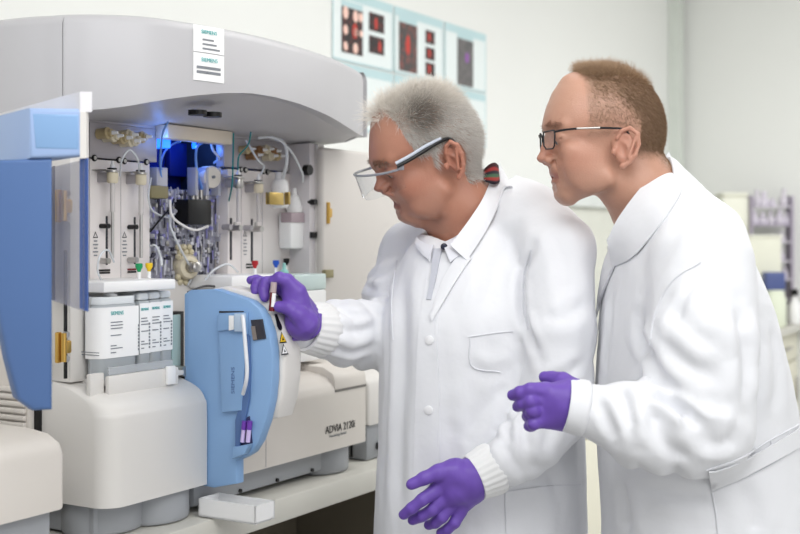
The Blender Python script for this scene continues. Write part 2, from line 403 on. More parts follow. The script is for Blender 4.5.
MB().lathe((0, 0, 0.001), (0, 0, 1), [(0, .05), (.01, .058), (zl * .7, .058), (zl * .95, .045), (zl, .045)], 24).build('body', mat('pale_green_bottle', (220, 226, 206), 0.4), r)
MB().box((-0.050, -0.04, zl), (0.044, 0.04, zt), 0.008, 3).build('lid', mat('dark_blue_plastic', (78, 90, 140), 0.45), r)
p = at(794.5, 300, 6.0); r = thing('dispenser_bottle', Vector((p.x, 6.0, FZ)), 0, 'small white bottle with black cap at the frame edge of the far worktop', 'bottle')
MB().lathe((0, 0, 0.001), (0, 0, 1), [(0, .028), (.01, .032), (.09, .032), (.12, .013), (.14, .013)], 24).build('body', white_pl, r); MB().cyl((0, 0, .141), (0, 0, .175), .018).build('cap', black_pl, r)
# ================================================================== the analyzer
AN = thing('blood_analyzer', W(0, 0, 0), ROTZ, 'big white and blue laboratory analyzer with open front and curved grey hood', 'laboratory analyzer')
HT = 0.815
OUTL = [(-.607, .50), (-.607, .195), (-.592, .105), (-.582, .07), (-.557, .028), (-.504, -.020), (-.417, -.046), (-.354, -.055), (-.25, -.060), (-.147, -.053),
        (-.021, -.033), (.085, -.004), (.160, .020), (.205, .038), (.226, .056), (.233, .085), (.233, .50)]
_full = crom([Vector((a, d, 0)) for a, d in OUTL], 5)
def on_outline(px):
    best = None
    for i in range(len(_full) - 1):
        for k in range(20):
            p = _full[i].lerp(_full[i + 1], k / 20); w = W(p.x, p.y, 0); x = w.x / w.y * FPX + 400
            if p.y < .2 and (best is None or abs(x - px) < best[0]): best = (abs(x - px), p, w.y)
    return best[1], best[2]
_ha, _hz = [], []
for px, py in ((62, 111.5), (80, 110.5), (105, 109), (128, 106), (150, 102), (175, 98), (200, 95), (225, 93), (250, 93), (275, 97), (300, 104), (325, 114), (345, 125.5), (358, 134)):
    p, Y = on_outline(px); _ha.append(p.x); _hz.append(CAM_Z - (py - HOR) / FPX * Y - BZ)
def hood_bottom(a): return float(np.interp(a, _ha, _hz))
SEAMP = on_outline(62.5)[0]
def hood_mesh(pts, name, m):
    P = [Vector((a, d, 0)) for a, d in pts]
    fr = crom(P, 5) if len(P) > 2 else P
    c = Vector((-.2, .3, 0)); n = len(fr); mb = MB(); rings = []
    for (ins, zz) in ((0.03, 'b2'), (0, 'b'), (0, HT - .016), (.003, HT - .007), (.010, HT - .001), (.02, HT)):
        R = []
        for i, p in enumerate(fr):
            t = (fr[min(i + 1, n - 1)] - fr[max(i - 1, 0)]); nn = Vector((-t.y, t.x, 0)).normalized() if t.length > 0 else Vector((0, 1, 0))
            if nn.dot(c - p) < 0: nn = -nn
            q = p + nn * ins
            z = hood_bottom(p.x) + (0.001 if zz == 'b2' else 0) if isinstance(zz, str) else zz
            R.append((q.x, q.y, z))
        rings.append(R)
    vs = [v for R in rings for v in R]; fs = []
    for k in range(len(rings) - 1): fs += [(k * n + i, k * n + i + 1, (k + 1) * n + i + 1, (k + 1) * n + i) for i in range(n - 1)]
    return mb.raw(vs, fs), fr
# the curved front shell, the left side shell, the lid over them and the underside
_k = min(range(len(_full)), key=lambda i: (_full[i] - SEAMP).length + (10 if _full[i].y < SEAMP.y + .002 else 0))
mb, fr = hood_mesh([(SEAMP.x + .0003, SEAMP.y - .0008)] + [q for q in OUTL if q[1] < SEAMP.y - .004 or q[0] > 0], 'hood', hood_grey); mb.build('hood', hood_grey, AN, 50)
mb, fs_ = hood_mesh([q for q in OUTL if q[1] > SEAMP.y + .004 and q[0] < 0] + [(SEAMP.x, SEAMP.y)], 'hood_side_panel', hood_grey); mb.build('hood_side_panel', hood_grey, AN, 50)
allp = [Vector((a, d, 0)) for a, d in OUTL]; full = crom(allp, 5); c = Vector((-.2, .3, 0))
ins = [p + (c - p).normalized() * .022 for p in full]
mb = MB(); mb.raw([(p.x, p.y, HT - .0005) for p in ins] + [(p.x, p.y, HT - .006) for p in ins], [tuple(range(len(ins)))] + [tuple(range(len(ins), 2 * len(ins)))[::-1]] + [(i, (i + 1) % len(ins), len(ins) + (i + 1) % len(ins), len(ins) + i) for i in range(len(ins))]); mb.build('hood_lid', hood_grey, AN, 30)
# underside: from the arched front edge back to the level top of the opening
fr2 = [p for p in full if p.y < 0.2]; mb = MB(); rows = []
for p in fr2:
    q = p + Vector((0, .012, 0)); rows.append([(q.x, q.y, hood_bottom(p.x) + .004), (q.x * .97 - .006, max(q.y, .05) * .5 + .06, hood_bottom(p.x) * .4 + .668 * .6 - .002), (q.x * .95 - .01, .215, .662)])
mb.grid(rows); mb.build('hood_underside', mat('hood_underside_grey', (186, 184, 186), 0.45), AN, 60)
for (px, py) in ((193, 119), (208, 121)):
    q = M(px, py, .03); MB().cyl((q.x, .02, .672 + .012), (q.x, .02, .676), .016, n=24).build('recessed_cap', black_pl, AN)
# two printed stickers on the hood
def on_hood(px, py):
    best = None
    for i in range(len(full) - 1):
        for k in range(20):
            p = full[i].lerp(full[i + 1], k / 20); w = W(p.x, p.y, 0); x = w.x / w.y * FPX + 400
            if p.y < .2 and (best is None or abs(x - px) < best[0]): best = (abs(x - px), p, (full[i + 1] - full[i]).normalized(), w.y)
    _, p, t, Y = best
    return Vector((p.x, p.y, CAM_Z - (py - HOR) / FPX * Y - BZ)), t
def strip_on_hood(px0, px1, h0, h1, off):
    P0, _ = on_hood(px0, 50); P1, _ = on_hood(px1, 50); rows = []
    for k in range(9):
        p, t = on_hood(px0 + (px1 - px0) * k / 8, 50); nn = Vector((t.y, -t.x, 0)); nn = nn if nn.y < 0 else -nn
        rows.append([p.xy.to_3d() + nn * off + Vector((0, 0, h1)), p.xy.to_3d() + nn * off + Vector((0, 0, h0))])
    return rows
for (y0, y1, lines) in ((26.5, 53, 3), (54, 81.5, 2)):
    pa, t = on_hood(208, y0); pb, _ = on_hood(208, y1); h1, h0 = pa.z, pb.z
    st = MB().grid(strip_on_hood(193, 223.5, h0, h1, .0012), .0006).build('sticker', label_white, AN)
    p, t = on_hood(200.5, 50); nn = Vector((t.y, -t.x, 0)); nn = nn if nn.y < 0 else -nn
    t = t if t.x > 0 else -t
    text('lettering', 'SIEMENS', (h1 - h0) * .20, teal_ink, st, facing(Vector((p.x, p.y, h1 - (h1 - h0) * .24)) + nn * .0022, t), xs=1.0)
    mb = MB(); 
    for k in range(lines):
        hh = h1 - (h1 - h0) * (.52 + .17 * k)
        for (u0, u1) in ((198, 206), (207.5, 218)) if lines == 2 else ((202, 213 + k * 3),):
            if lines == 2: mb.grid(strip_on_hood(u0 - 2, u1 + 2, hh - .0022, hh + .0022, .0018))
            else: mb.grid(strip_on_hood(u0, u1, hh - .0014, hh + .0014, .0018))
    mb.build('small_print', ink_grey, st, None)

def BX(name, lo, hi, m, bev=.002, parent=AN, seg=2):
    return MB().box([min(a, b) for a, b in zip(lo, hi)], [max(a, b) for a, b in zip(lo, hi)], bev, seg).build(name, m, parent)
def PX(name, px0, px1, py0, py1, d0, d1, m, bev=.002, parent=AN):
    """block whose front, at depth d0, spans these marks of the front elevation"""
    A = M(px0, py1, d0); px1h = M(px0, py0, d0).z; B = M(px1, py1, d0)
    return BX(name, (A.x, d0, A.z), (B.x, d1, px1h), m, bev, parent)

# ---- case behind the opening
PD_ = .17
pt = M(90, 157, PD_).z; pb = M(90, 285, PD_).z           # top / bottom of the pump panels
a0, a1, a2, a3 = M(90, 200, PD_).x, M(150, 200, PD_).x, M(228, 200, PD_).x, M(309, 200, PD_).x
BX('rear_case', (-.60, .36, .03), (.218, .60, .80), white_shell, .01)
BX('case_top', (-.585, .17, .664), (.214, .37, .80), strip_grey, .002)
BX('valve_plate', (a0, PD_, pt), (M(157, 150, PD_).x, .19, .664), strip_grey, .001)
vp2 = BX('valve_plate', (M(224, 150, PD_).x, PD_, pt + .002), (a3 + .012, .19, .664), strip_grey, .001)
panelL = BX('pump_panel', (a0, PD_, pb), (a1, .21, pt - .003), panel_white, .002)
panelR = BX('pump_panel', (a2, PD_, M(230, 283, PD_).z), (a3, .21, pt - .002), panel_white, .002)
BX('panel_seam', (M(120.5, 200, PD_).x, PD_ - .0006, pb), (M(120.9, 200, PD_).x, PD_ + .01, pt - .004), strip_grey, 0, panelL)
BX('panel_seam', (M(241, 200, PD_).x, PD_ - .0006, pb), (M(241.4, 200, PD_).x, PD_ + .01, pt - .004), strip_grey, 0, panelR)
BX('panel_seam', (M(262, 200, PD_).x, PD_ - .0006, pb), (M(262.4, 200, PD_).x, PD_ + .01, pt - .004), strip_grey, 0, panelR)
BX('cavity_back', (a1 - .01, .29, .2), (a2 + .02, .305, .664), navy, 0)
BX('cavity_wall', (a1 - .006, .2, .2), (a1, .29, .664), mat('dark_green_board', (18, 62, 48), 0.4), 0)
BX('cavity_wall', (a2, .2, .2), (a2 + .006, .29, .664), dark_gap, 0)
BX('lower_bulkhead', (-.56, .185, .04), (.21, .36, pb), white_shell, .002)
# frame posts
pL = MB().box((-.56, .09, M(70, 383, .09).z), (M(89.5, 300, .09).x, .17, .664), .003).build('frame_post', white_shell, AN)
BX('hinge_plate', (M(64.5, 0, .088).x, .086, .25), (M(66.5, 0, .088).x, .09, .45), black_pl, 0, pL)
pR = MB().box((M(309.5, 300, .12).x, .12, .2), (M(321, 300, .12).x, .36, .664), .002).build('frame_post', mat('grey_white_frame', (214, 210, 212), 0.4), AN)
BX('edge_trim', (M(315.5, 300, .118).x, .112, .2), (M(321.5, 300, .118).x, .12, .664), white_shell, .001, pR)
p = M(309, 170, .115); MB().cyl((p.x, .112, p.z), (p.x, .125, p.z), .011).build('knob', black_pl, pR)
p = M(313, 202, .115); MB().cyl((p.x, .108, p.z), (p.x, .125, p.z), .006).build('latch', black_pl, pR)
PX('latch', 312.5, 317, 232, 238, .112, .1195, black_pl, .001, pR)
def hinge(px, py, d, s=1.0, par=AN):
    c = M(px, py, d); mb = MB()
    mb.box((c.x - .016 * s, d - .004, c.z - .028 * s), (c.x - .004 * s, d + .002, c.z + .028 * s), .002)
    mb.box((c.x - .006 * s, d - .008, c.z - .012 * s), (c.x + .016 * s, d, c.z + .012 * s), .003)
    mb.cyl((c.x - .005 * s, d - .008, c.z - .026 * s), (c.x - .005 * s, d - .008, c.z + .026 * s), .0055 * s, n=14)
    h = mb.build('hinge', gold, par)
    for k in (-1, 1): MB().cyl((c.x + .008 * s, d - .005, c.z + .022 * s * k), (c.x + .008 * s, d + .002, c.z + .022 * s * k), .006 * s, n=14).build('screw', steel, h)
hinge(62, 347, .082, .85); hinge(326, 213, .105, .85); hinge(62.5, 206, .082, .9)

# ---- valves on the grey plates
def valve(px, py, d, s=1.0, m=cream):
    c = M(px, py, d); v = MB().lathe((c.x, d, c.z), (.25, -1, .05), [(0, .012 * s), (.018 * s, .012 * s), (.02 * s, .0135 * s), (.026 * s, .0135 * s), (.028 * s, .009 * s), (.034 * s, .009 * s)], 16).build('pinch_valve', m, AN)
    e = Vector((c.x + .034 * s * .25, d - .034 * s, c.z + .0017))
    MB().cyl(e, e + Vector((.004, -.012, 0)) * s, .005 * s, .003 * s, 10).build('nozzle', white_pl, v)
vcream = mat('valve_beige', (190, 172, 132), 0.4)
for (px, py, m) in ((98, 134, vcream), (104, 137, cream), (113, 139, vcream), (119, 136, cream), (126, 141, cream), (133, 138, vcream), (121, 142, cream)): valve(px, py, PD_, .78, m)
vbrown = mat('valve_brown', (150, 112, 74), 0.45)
for (px, py, m) in ((240, 150, vcream), (247, 156, vbrown), (252, 151, vbrown), (259, 150, cream), (266, 152, vbrown), (270, 157, vcream), (263, 157, cream)): valve(px, py, PD_, .7, m)

# ---- syringe pumps
def screw(px, py, par, d=PD_):
    c = M(px, py, d); MB().lathe((c.x, d, c.z), (0, -1, 0), [(0, .0058), (.002, .0058), (.003, .0048)], 16).build('screw', black_pl, par)
    MB().cyl((c.x, d - .003, c.z), (c.x, d - .0036, c.z), .0034, n=12).build('screw_insert', steel, par)
for (px, py) in ((94, 158), (118.5, 160), (124, 161), (146, 162)): screw(px, py, panelL)
for (px, py) in ((240.5, 169.5), (245, 170), (263, 171.5), (267, 172), (300, 176)): screw(px, py, panelR)
def pump(px, yt, yb, m_fit, shift=0, rod_top=None):
    c = M(px, yt, PD_ - .03); b = M(px, yb, PD_ - .03); d = PD_ - .03
    s = MB().cyl((c.x, d, b.z), (c.x, d, c.z), .0042, n=12).build('syringe_pump', mat('glass_barrel', (205, 200, 198), 0.15), AN)
    MB().lathe((c.x, d, c.z - .012), (0, 0, 1), [(0, .0075), (.003, .0095), (.016, .0095), (.018, .0085)], 20).build('fitting', m_fit, s)
    MB().cyl((c.x, d, c.z + .0065), (c.x, d, c.z + .009), .0115, n=20).build('collar', steel, s)
    MB().box((c.x - .018, d - .003, c.z + .0093), (c.x + .008, d + .03, c.z + .0108), .0005).build('bracket', steel, s)
    MB().box((c.x - .009, d - .0034, c.z + .0112), (c.x + .007, d + .004, c.z + .0138), .0005).build('clip', black_pl, s)
    MB().lathe((c.x, d, c.z + .0139), (0, 0, 1), [(0, .004), (.005, .004), (.006, .0022), (.012, .0022)], 12).build('tube_connector', white_pl, s)
    MB().box((c.x - .006, d, c.z - .01), (c.x + .006, PD_, c.z + .006), .001).build('mount', strip_grey, s)
    return s, c, b
for (px, yt, yb, sl0, sl1, kx) in ((112.5, 176, 212, 216, 265, 107), (141, 178, 215, 217, 264, 135)):
    s, c, b = pump(px, yt, yb, cream)
    q0, q1 = M(kx, sl0, PD_ - .001), M(kx, sl1, PD_ - .001)
    MB().box((q0.x - .0022, PD_ - .001, q1.z), (q0.x + .0022, PD_ + .004, q0.z), .0005).build('guide_slot', ink, panelL)
    k = M(kx + 2, sl0 + 10, PD_ - .02); MB().cyl((k.x, PD_ - .02, k.z), (k.x, PD_ - .001, k.z), .0042, n=14).build('plunger_knob', black_pl, s)
    k = M(kx + 2, sl1 - 4, PD_ - .02); MB().cyl((k.x, PD_ - .02, k.z), (k.x, PD_ - .001, k.z), .005, n=14).build('plunger_stop', steel, s)
    q0, q1 = M(px, 210, PD_ - .012), M(px, 258, PD_ - .012); MB().cyl((q0.x, PD_ - .012, q1.z), (q0.x, PD_ - .012, q0.z), .003, n=10).build('plunger_rod', steel, s)
for (px, yt, yb, sl0, sl1, kx) in ((240, 182, 222, 218, 260, 231), (260, 187, 222, 219, 262, 252)):
    s, c, b = pump(px - 1.5, yt, yb, steel if px == 240 else cream)
    q0, q1 = M(kx, sl0, PD_ - .001), M(kx, sl1, PD_ - .001)
    MB().box((q0.x - .0024, PD_ - .002, q1.z), (q0.x + .0024, PD_ + .004, q0.z), .0005).build('guide_slot', ink, panelR)
    k = M(kx, sl0 + 9, PD_ - .02); MB().cyl((k.x, PD_ - .02, k.z), (k.x, PD_ - .001, k.z), .0055, n=14).build('plunger_knob', strip_grey, s)
    k = M(kx + 6, sl0 + 10, PD_ - .02); MB().cyl((k.x, PD_ - .03, k.z), (k.x, PD_ - .001, k.z), .006, n=14).build('plunger_end', steel, s)
    MB().cyl((k.x, PD_ - .015, k.z), (k.x, PD_ - .015, b.z), .003, n=10).build('plunger_rod', steel, s)
def tri_mark(px, py, d, par, m=ink, s=.006):
    c = M(px, py, d); mb = MB(); o = [(-1, -.8), (1, -.8), (0, 1)]; i = [(-.6, -.55), (.6, -.55), (0, .6)]
    vs = [(c.x + u * s, d, c.z + v * s) for u, v in o + i]; mb.raw(vs, [(0, 1, 4, 3), (1, 2, 5, 4), (2, 0, 3, 5)]); return mb.build('warning_mark', m, par, None)
for (px, py, par) in ((95.5, 235, panelL), (124.5, 235, panelL), (245, 234, panelR)):
    tri_mark(px, py, PD_ - .0008, par)
    mb = MB()
    for k in range(5):
        c = M(px, py + 6 + k * 3.6, PD_ - .0008); w = .006 if k % 2 else .004; mb.box((c.x - w, c.y - .0004, c.z - .0011), (c.x + w, c.y, c.z + .0011))
    mb.build('small_print', ink_grey, par, None)
def dash(px0, px1, py, d, par, m=black_pl, t=.0016):
    A, B = M(px0, py, d), M(px1, py, d); return MB().box((A.x, d - .0006, A.z - t), (B.x, d, A.z + t)).build('printed_bar', m, par, None)
for (x0, x1, y, par, m) in ((98.5, 110, 270.5, panelL, black_pl), (98.5, 110, 273, panelL, black_pl), (127.5, 136, 269.5, panelL, mat('dark_red_ink', (120, 30, 36), .6)), (127.5, 136, 272, panelL, black_pl), (246, 253, 264.5, panelR, black_pl), (246, 253, 267.5, panelR, black_pl)): dash(x0, x1, y, PD_ - .0006, par, m)

# ---- cavity with the lit head, manifold and tubing
bar = PX('light_bar', 168, 232.5, 124, 138, .14, .17, mat('beige_bar', (226, 214, 196), .5), .002)
lit = mat('lit_blue_block', (60, 120, 240), .3, emit=(30, 110, 255), estr=2.2)
PX('blue_lamp_block', 157, 171, 137, 147, .172, .2, lit, .002)
PX('blue_lamp_lens', 196, 212, 140, 149, .25, .262, lit, .003)
ld = bpy.data.lights.new('blue_lamp', 'POINT'); ld.energy = 0.30; ld.color = (.08, .25, 1); ld.shadow_soft_size = .015
lo = bpy.data.objects.new('blue_lamp', ld); COL.objects.link(lo); lo.parent = AN; q = M(186, 143, .22); lo.location = q
ld = bpy.data.lights.new('blue_lamp', 'POINT'); ld.energy = 0.04; ld.color = (.1, .3, 1); ld.shadow_soft_size = .01
lo = bpy.data.objects.new('blue_lamp', ld); COL.objects.link(lo); lo.parent = AN; q = M(163, 138, .14); lo.location = q
PX('dark_module', 170, 226, 142, 176, .275, .289, navy, .002)
# manifold
mtop, mbot = M(190, 190, .2).z, M(190, 292, .24).z
MF = BX('manifold', (a1 + .018, .20, mbot), (M(227, 200, .20).x, .235, mtop), manifold_m, .003)
rr = random.Random(3)
ax0, ax1 = a1 + .022, M(226, 200, .23).x - .004
cols_m = [grey_m, violet_m, steel, clear, mat('pale_fitting', (206, 206, 214), .2), mat('dark_fitting', (62, 62, 76), .3)]
bags = {i: MB() for i in range(6)}
for k in range(420):
    a = rr.uniform(ax0, ax1); h = rr.uniform(mbot + .02, mtop - .005); i = rr.choice([0, 0, 1, 2, 3, 4, 4, 4, 5, 5])
    d = .20; l = rr.uniform(.004, .014); t = rr.random()
    if t < .3: bags[i].cyl((a, d, h), (a, d - l, h), rr.uniform(.0018, .004), n=10)
    elif t < .6: bags[i].box((a - rr.uniform(.001, .004), d - l, h - rr.uniform(.002, .006)), (a + rr.uniform(.001, .004), d, h + rr.uniform(.002, .006)), .0006, 1)
    else: bags[i].cyl((a, d - .005, h - rr.uniform(.006, .02)), (a, d - .005, h + .012), .0017, n=8)
for i, nm in enumerate(['grey_fittings', 'violet_fittings', 'steel_fittings', 'clear_fittings', 'pale_fittings', 'dark_fittings']):
    o = bags[i].build(nm, cols_m[i], MF); o['kind'] = 'stuff'
mb = MB()
for px in (180, 191, 203): A = M(px, 168, .22); mb.box((A.x - .004, .178, M(px, 196, .22).z), (A.x + .004, .199, A.z), .001)
mb.build('clear_upright', mat('pale_acrylic', (196, 198, 212), .12, alpha=.85), MF)
PX('pale_block', 157, 168, 167, 186, .19, .22, mat('pale_fitting', (206, 206, 214), .2), .002, MF)
sb = PX('solenoid', 188.5, 212, 199, 224.5, .165, .215, black_pl, .003); 
for (px) in (193, 197, 201, 206): c = M(px, 193, .19); MB().cyl((c.x, .19, c.z - .012), (c.x, .19, c.z + .006), .0042, n=12).build('steel_port', steel, sb)
c = M(215, 177, .17); dm = MB().lathe((c.x + .006, .20, c.z), (-.22, -1, 0), [(0, .0215), (.022, .0215), (.0245, .020), (.025, .010)], 36).build('pulley_disc', mat('ivory_disc', (232, 226, 214), .4), AN)
MB().cyl((c.x + .0005, .175, c.z), (c.x - .001, .171, c.z), .003, n=14).build('axle', ink_grey, dm)
PX('olive_block', 151.5, 169, 185, 198, .165, .2, olive, .003)
# coil column and rotor
mb = MB()
for r_ in range(8):
    for q_ in range(3):
        c = M(175.5 + q_ * 5.5 + (r_ % 2) * 2, 247 + r_ * 5, .19); mb.ball((c.x, .184, c.z), .0062, n=6)
mb.build('coil_column', coil_m, AN)['kind'] = 'stuff'
c = M(201, 267, .15); ro = MB().lathe((c.x, .199, c.z), (-.3, -1, .0), [(0, .020), (.006, .0235), (.026, .0235), (.032, .020), (.033, .012), (.029, .0095)], 32).build('rotor', cream, AN)
e = Vector((c.x, .199, c.z)) + Vector((-.3, -1, 0)).normalized() * .030
MB().lathe(e, (-.15, -1, 0), [(0, .009), (.006, .009), (.007, .006), (.012, .006), (.013, .0095), (.022, .0095), (.024, .006)], 20).build('spindle', steel, ro)
# tubing
def tubing(pts, m, r=.0019, par=AN):
    return MB().tube([M(x, y, d) for x, y, d in pts], r, 8).build('tubing', m, par)
tubing([(168, 122, .1), (163, 132, .12), (161, 148, .15), (160, 165, .18), (164, 172, .2)], tube_blue)
tubing([(186, 138, .2), (170, 146, .18), (162, 158, .18), (161, 175, .19), (166, 188, .2)], tube_blue)
tubing([(215, 138, .2), (200, 144, .19), (196, 152, .18), (197, 170, .18), (203, 192, .19)], tube_blue, .0026)
tubing([(210, 138, .2), (213, 150, .18), (219, 158, .18), (214, 163, .2)], tube_clear, .0024)
tubing([(151, 178, .16), (148.5, 195, .15), (152, 210, .16), (166, 217, .17), (174, 214, .18)], tube_clear)
tubing([(170, 200, .16), (172, 216, .15), (184, 226, .15), (196, 230, .15), (208, 226, .17)], mat('white_tubing', (236, 234, 232), .35), .0024)
tubing([(170, 215, .17), (171, 228, .16), (180, 248, .16), (192, 272, .17), (188, 285, .18)], tube_clear, .0022)
tubing([(150, 246, .15), (156, 246, .13), (161, 258, .13), (162, 266, .12)], tube_clear, .002)
tubing([(174, 199, .17), (170, 208, .16), (158, 222, .16), (150, 232, .17)], black_pl, .0018)
tubing([(233.5, 133, .12), (233, 160, .13), (232, 185, .14), (228, 205, .18)], tube_teal, .0016)
tubing([(251, 132, .1), (248, 145, .12), (239, 156, .12), (238, 170, .13)], tube_teal, .0016)
tubing([(270, 137, .12), (284, 143, .1), (287, 160, .1), (283, 178, .13)], tube_clear, .0034)
tubing([(258, 138, .12), (275, 138, .1), (290, 150, .1), (302, 172, .12), (303, 182, .13)], tube_clear, .0022)
tubing([(246, 140, .13), (258, 160, .12), (264, 166, .13), (260, 176, .14)], tube_clear, .002)
tubing([(120, 176, .14), (122, 160, .11), (130, 150, .11), (138, 160, .12), (139, 172, .14)], tube_clear, .0017)
tubing([(106, 288, .13), (98, 272, .1), (100, 256, .09), (108, 250, .1), (114, 262, .12)], tube_clear, .0017)
tubing([(205, 280, .13), (214, 270, .12), (228, 264, .12), (238, 272, .13)], tube_clear, .002)
tubing([(220, 286, .13), (232, 280, .11), (248, 284, .11), (262, 286, .13)], tube_clear, .002)
tubing([(188, 292, .1), (206, 286, .12), (226, 288, .12)], mat('dark_tubing', (60, 60, 66), .4), .002)
# right panel clamp and canister
c = M(280, 176, .14); cl = MB().lathe((c.x, .14, M(283, 208, .14).z), (0, 0, 1), [(0, .014), (.004, .0175), (.045, .0175), (.055, .014), (.058, .010), (.072, .010)], 24).build('filter_cylinder', white_pl, AN)
for (x0, x1) in ((269.5, 284), (288.5, 290.5)):
    PX('clamp', x0, x1, 192, 204.5, .112, .122, brass, .001, cl)
c = M(298, 210, .14); zb, zt = M(298, 249, .11).z, M(298, 212, .11).z
cn = BX('trap_canister', (M(291, 0, .135).x, .135, zb), (M(310.5, 0, .135).x, .1685, zt), white_pl, .006)
BX('window_band', (M(291, 0, .135).x - .002, .132, M(298, 222.5, .13).z), (M(305, 0, .135).x, .16, M(298, 212.5, .13).z), mat('grey_pink_window', (176, 160, 166), .2), .002, cn)
zc = M(298, 183, .13).z
MB().lathe(((M(291, 0, .135).x + M(310, 0, .135).x) / 2, .151, zt + .0005), (0, 0, 1), [(0, .0165), (.012, .0165), (.022, .013), (.034, .010), (.036, .006), (.05, .004)], 24).build('neck', white_pl, cn)
BX('latch_strip', (M(306, 0, .13).x, .129, M(305, 245, .13).z), (M(310, 0, .13).x, .1345, M(305, 194, .13).z), white_pl, .001, cn)
mb = MB()
for k in range(7): q = M(308, 226 + k * 2.4, .129); mb.box((q.x - .002, .1275, q.z - .001), (q.x + .002, .1288, q.z + .001))
mb.build('small_print', ink, cn, None)
PX('wall_pocket', 300, 308.5, 248, 266, .155, .172, ink_grey, .001)
PX('teal_connector', 308, 318, 212, 224, .14, .15, mat('pale_teal_plastic', (150, 205, 200), .3), .002)

# ---- shelf above the bottles, with colour coded connector caps
sh = PX('bottle_shelf', 104, 176, 282, 293, .05, .185, white_pl, .003)
PX('shelf_lip', 88, 104.5, 283, 294, .1, .17, white_pl, .003, sh)
PX('latch', 88, 92, 285, 291, .096, .1, black_pl, .001, sh); PX('latch', 95, 99.5, 285, 291, .096, .1, black_pl, .001, sh)
sh2 = PX('bottle_shelf', 232, 284, 276, 289, .08, .185, white_pl, .003)
def cap(px, py, m, d=.11):
    c = M(px, py, d); o = MB().lathe((c.x, d, c.z - .010), (0, 0, 1), [(0, .0028), (.003, .0036), (.008, .0064), (.0135, .0064), (.0145, .005)], 14).build('connector_cap', m, AN)
    MB().cyl((c.x, d, c.z - .032), (c.x, d, c.z - .0105), .0034, n=10).build('stem', white_pl, o)
for (px, py, m, d) in ((139, 266, green_pl, .11), (149, 265.5, yellow_pl, .11), (255, 263, red_pl, .11), (276, 262.5, capblue, .11), (286.5, 260.5, black_pl, .16), (309.5, 262.5, orange_pl, .158), (313.5, 265, black_pl, .158)): cap(px, py, m, d)

# ---- lower covers
LA0, LA1 = -.568, -.336
prof = [(.0, .054), (.0, .178), (.004, .198), (.018, .215), (.05, .228), (.10, .240), (.185, .245), (.185, .054)]
def rounded_cover(name, A0, A1, prof, m, rl=.06, nl=7):
    """front profile swept along the front, its left end turned back round a vertical corner"""
    mb = MB(); rows = []
    st = [(A0, rl + .12, 1)] + [(A0 + rl * (1 - math.sin(t)), rl * (1 - math.cos(t)), 1) for t in [math.pi / 2 * (1 - k / nl) for k in range(nl + 1)]] if rl else []
    P = crom([Vector((d, h, 0)) for d, h in prof[:-1]], 4) + [Vector((prof[-1][0], prof[-1][1], 0))]
    for (a, dd, _) in st: rows.append([(a, max(p.x, 0) + dd * (1 - p.x / prof[-1][0]), p.y) for p in P])
    rows.append([(A1 - .004, p.x, p.y) for p in P]); rows.append([(A1, p.x + .003, p.y - (.003 if p.y > .1 else -.003)) for p in P])
    vs = [p for r in rows for p in r]; n = len(P); R = len(rows)
    fs = [(i * n + j, i * n + j + 1, (i + 1) * n + j + 1, (i + 1) * n + j) for i in range(R - 1) for j in range(n - 1)]
    fs += [tuple(range(n)), tuple((R - 1) * n + j for j in range(n))[::-1]]
    mb.raw(vs, fs); return mb.build(name, m, AN, 55)
rounded_cover('lower_cover', LA0, LA1, prof, white_shell, .034)
profR = [(.0, .054), (.0, .150), (.002, .172), (.012, .188), (.04, .200), (.12, .208), (.30, .212), (.30, .054)]
P = crom([Vector((d, h, 0)) for d, h in profR[:-1]], 4) + [Vector((.30, .054, 0))]
fp = MB().prism([(p.x, p.y) for p in P], lambda u, v, t: (t, u, v), -.333, .158, .004).build('front_panel', warm_shell, AN, 50)
BX('seam', (-.178, -.0006, .056), (-.1765, .01, .165), strip_grey, 0, fp)
q = M(326, 388, .0); q2 = M(364, 388, 0)
MB().box((.045, -.0008, .166), (.157, .02, .170)).build('seam', mat('shadow_gap', (120, 116, 112), .6), fp)
MB().prism([(.0005, .171), (.0005, .188), (.006, .202), (.03, .214), (.2, .222), (.2, .171)], lambda u, v, t: (t, u, v), .045, .158, .003).build('access_lid', warm_shell, fp, 40)
p0, p1 = M(325.5, 433, -.0008), M(350, 424, -.0008)
text('model_lettering', 'ADVIA 2120i', .021, black_pl, fp, facing(Vector((p0.x, -.001, M(337, 428, 0).z)), (1, 0, 0)), xs=.92)
text('model_subtitle', 'Hematology System', .0075, ink_grey, fp, facing(Vector((M(329, 438, 0).x, -.001, M(337, 434.5, 0).z)), (1, 0, 0)), xs=1.0)
# tray in front of the bottles
tr = MB().box((-.53, .045, .236), (-.345, .17, .2445), .002).build('bottle_tray', white_shell, AN)
l0, l1 = M(106, 380, .042).x, M(176, 370, .042).x
BX('tray_lip', (l0, .036, .222), (l1, .0445, M(106, 376.5, .04).z), white_shell, .002, tr)
BX('tray_lip', (l0 - .03, .045, .222), (l0 - .0003, .0545, M(90, 374, .05).z), white_shell, .002, tr)
BX('clear_rim', (l0 + .004, .040, M(106, 376, .04).z + .0003), (l1 - .01, .0425, M(106, 368, .04).z), mat('clear_rim', (214, 218, 222), .15, alpha=.35), 0, tr)
BX('tray_clip', (M(166, 370, .034).x, .030, .226), (M(174, 370, .034).x, .0358, M(170, 366, .034).z), white_pl, .001, tr)
c = M(181, 371, .06); MB().cyl((c.x, .05, c.z), (c.x, .1, c.z), .009, n=18).build('hinge_pin', steel, AN)
PX('dark_slot', 173, 184, 312, 378, .14, .16, black_pl, .001)
PX('clear_side_guard', 172, 181, 315, 372, .07, .076, mat('pale_teal_guard', (196, 222, 222), .1, alpha=.6), .002)
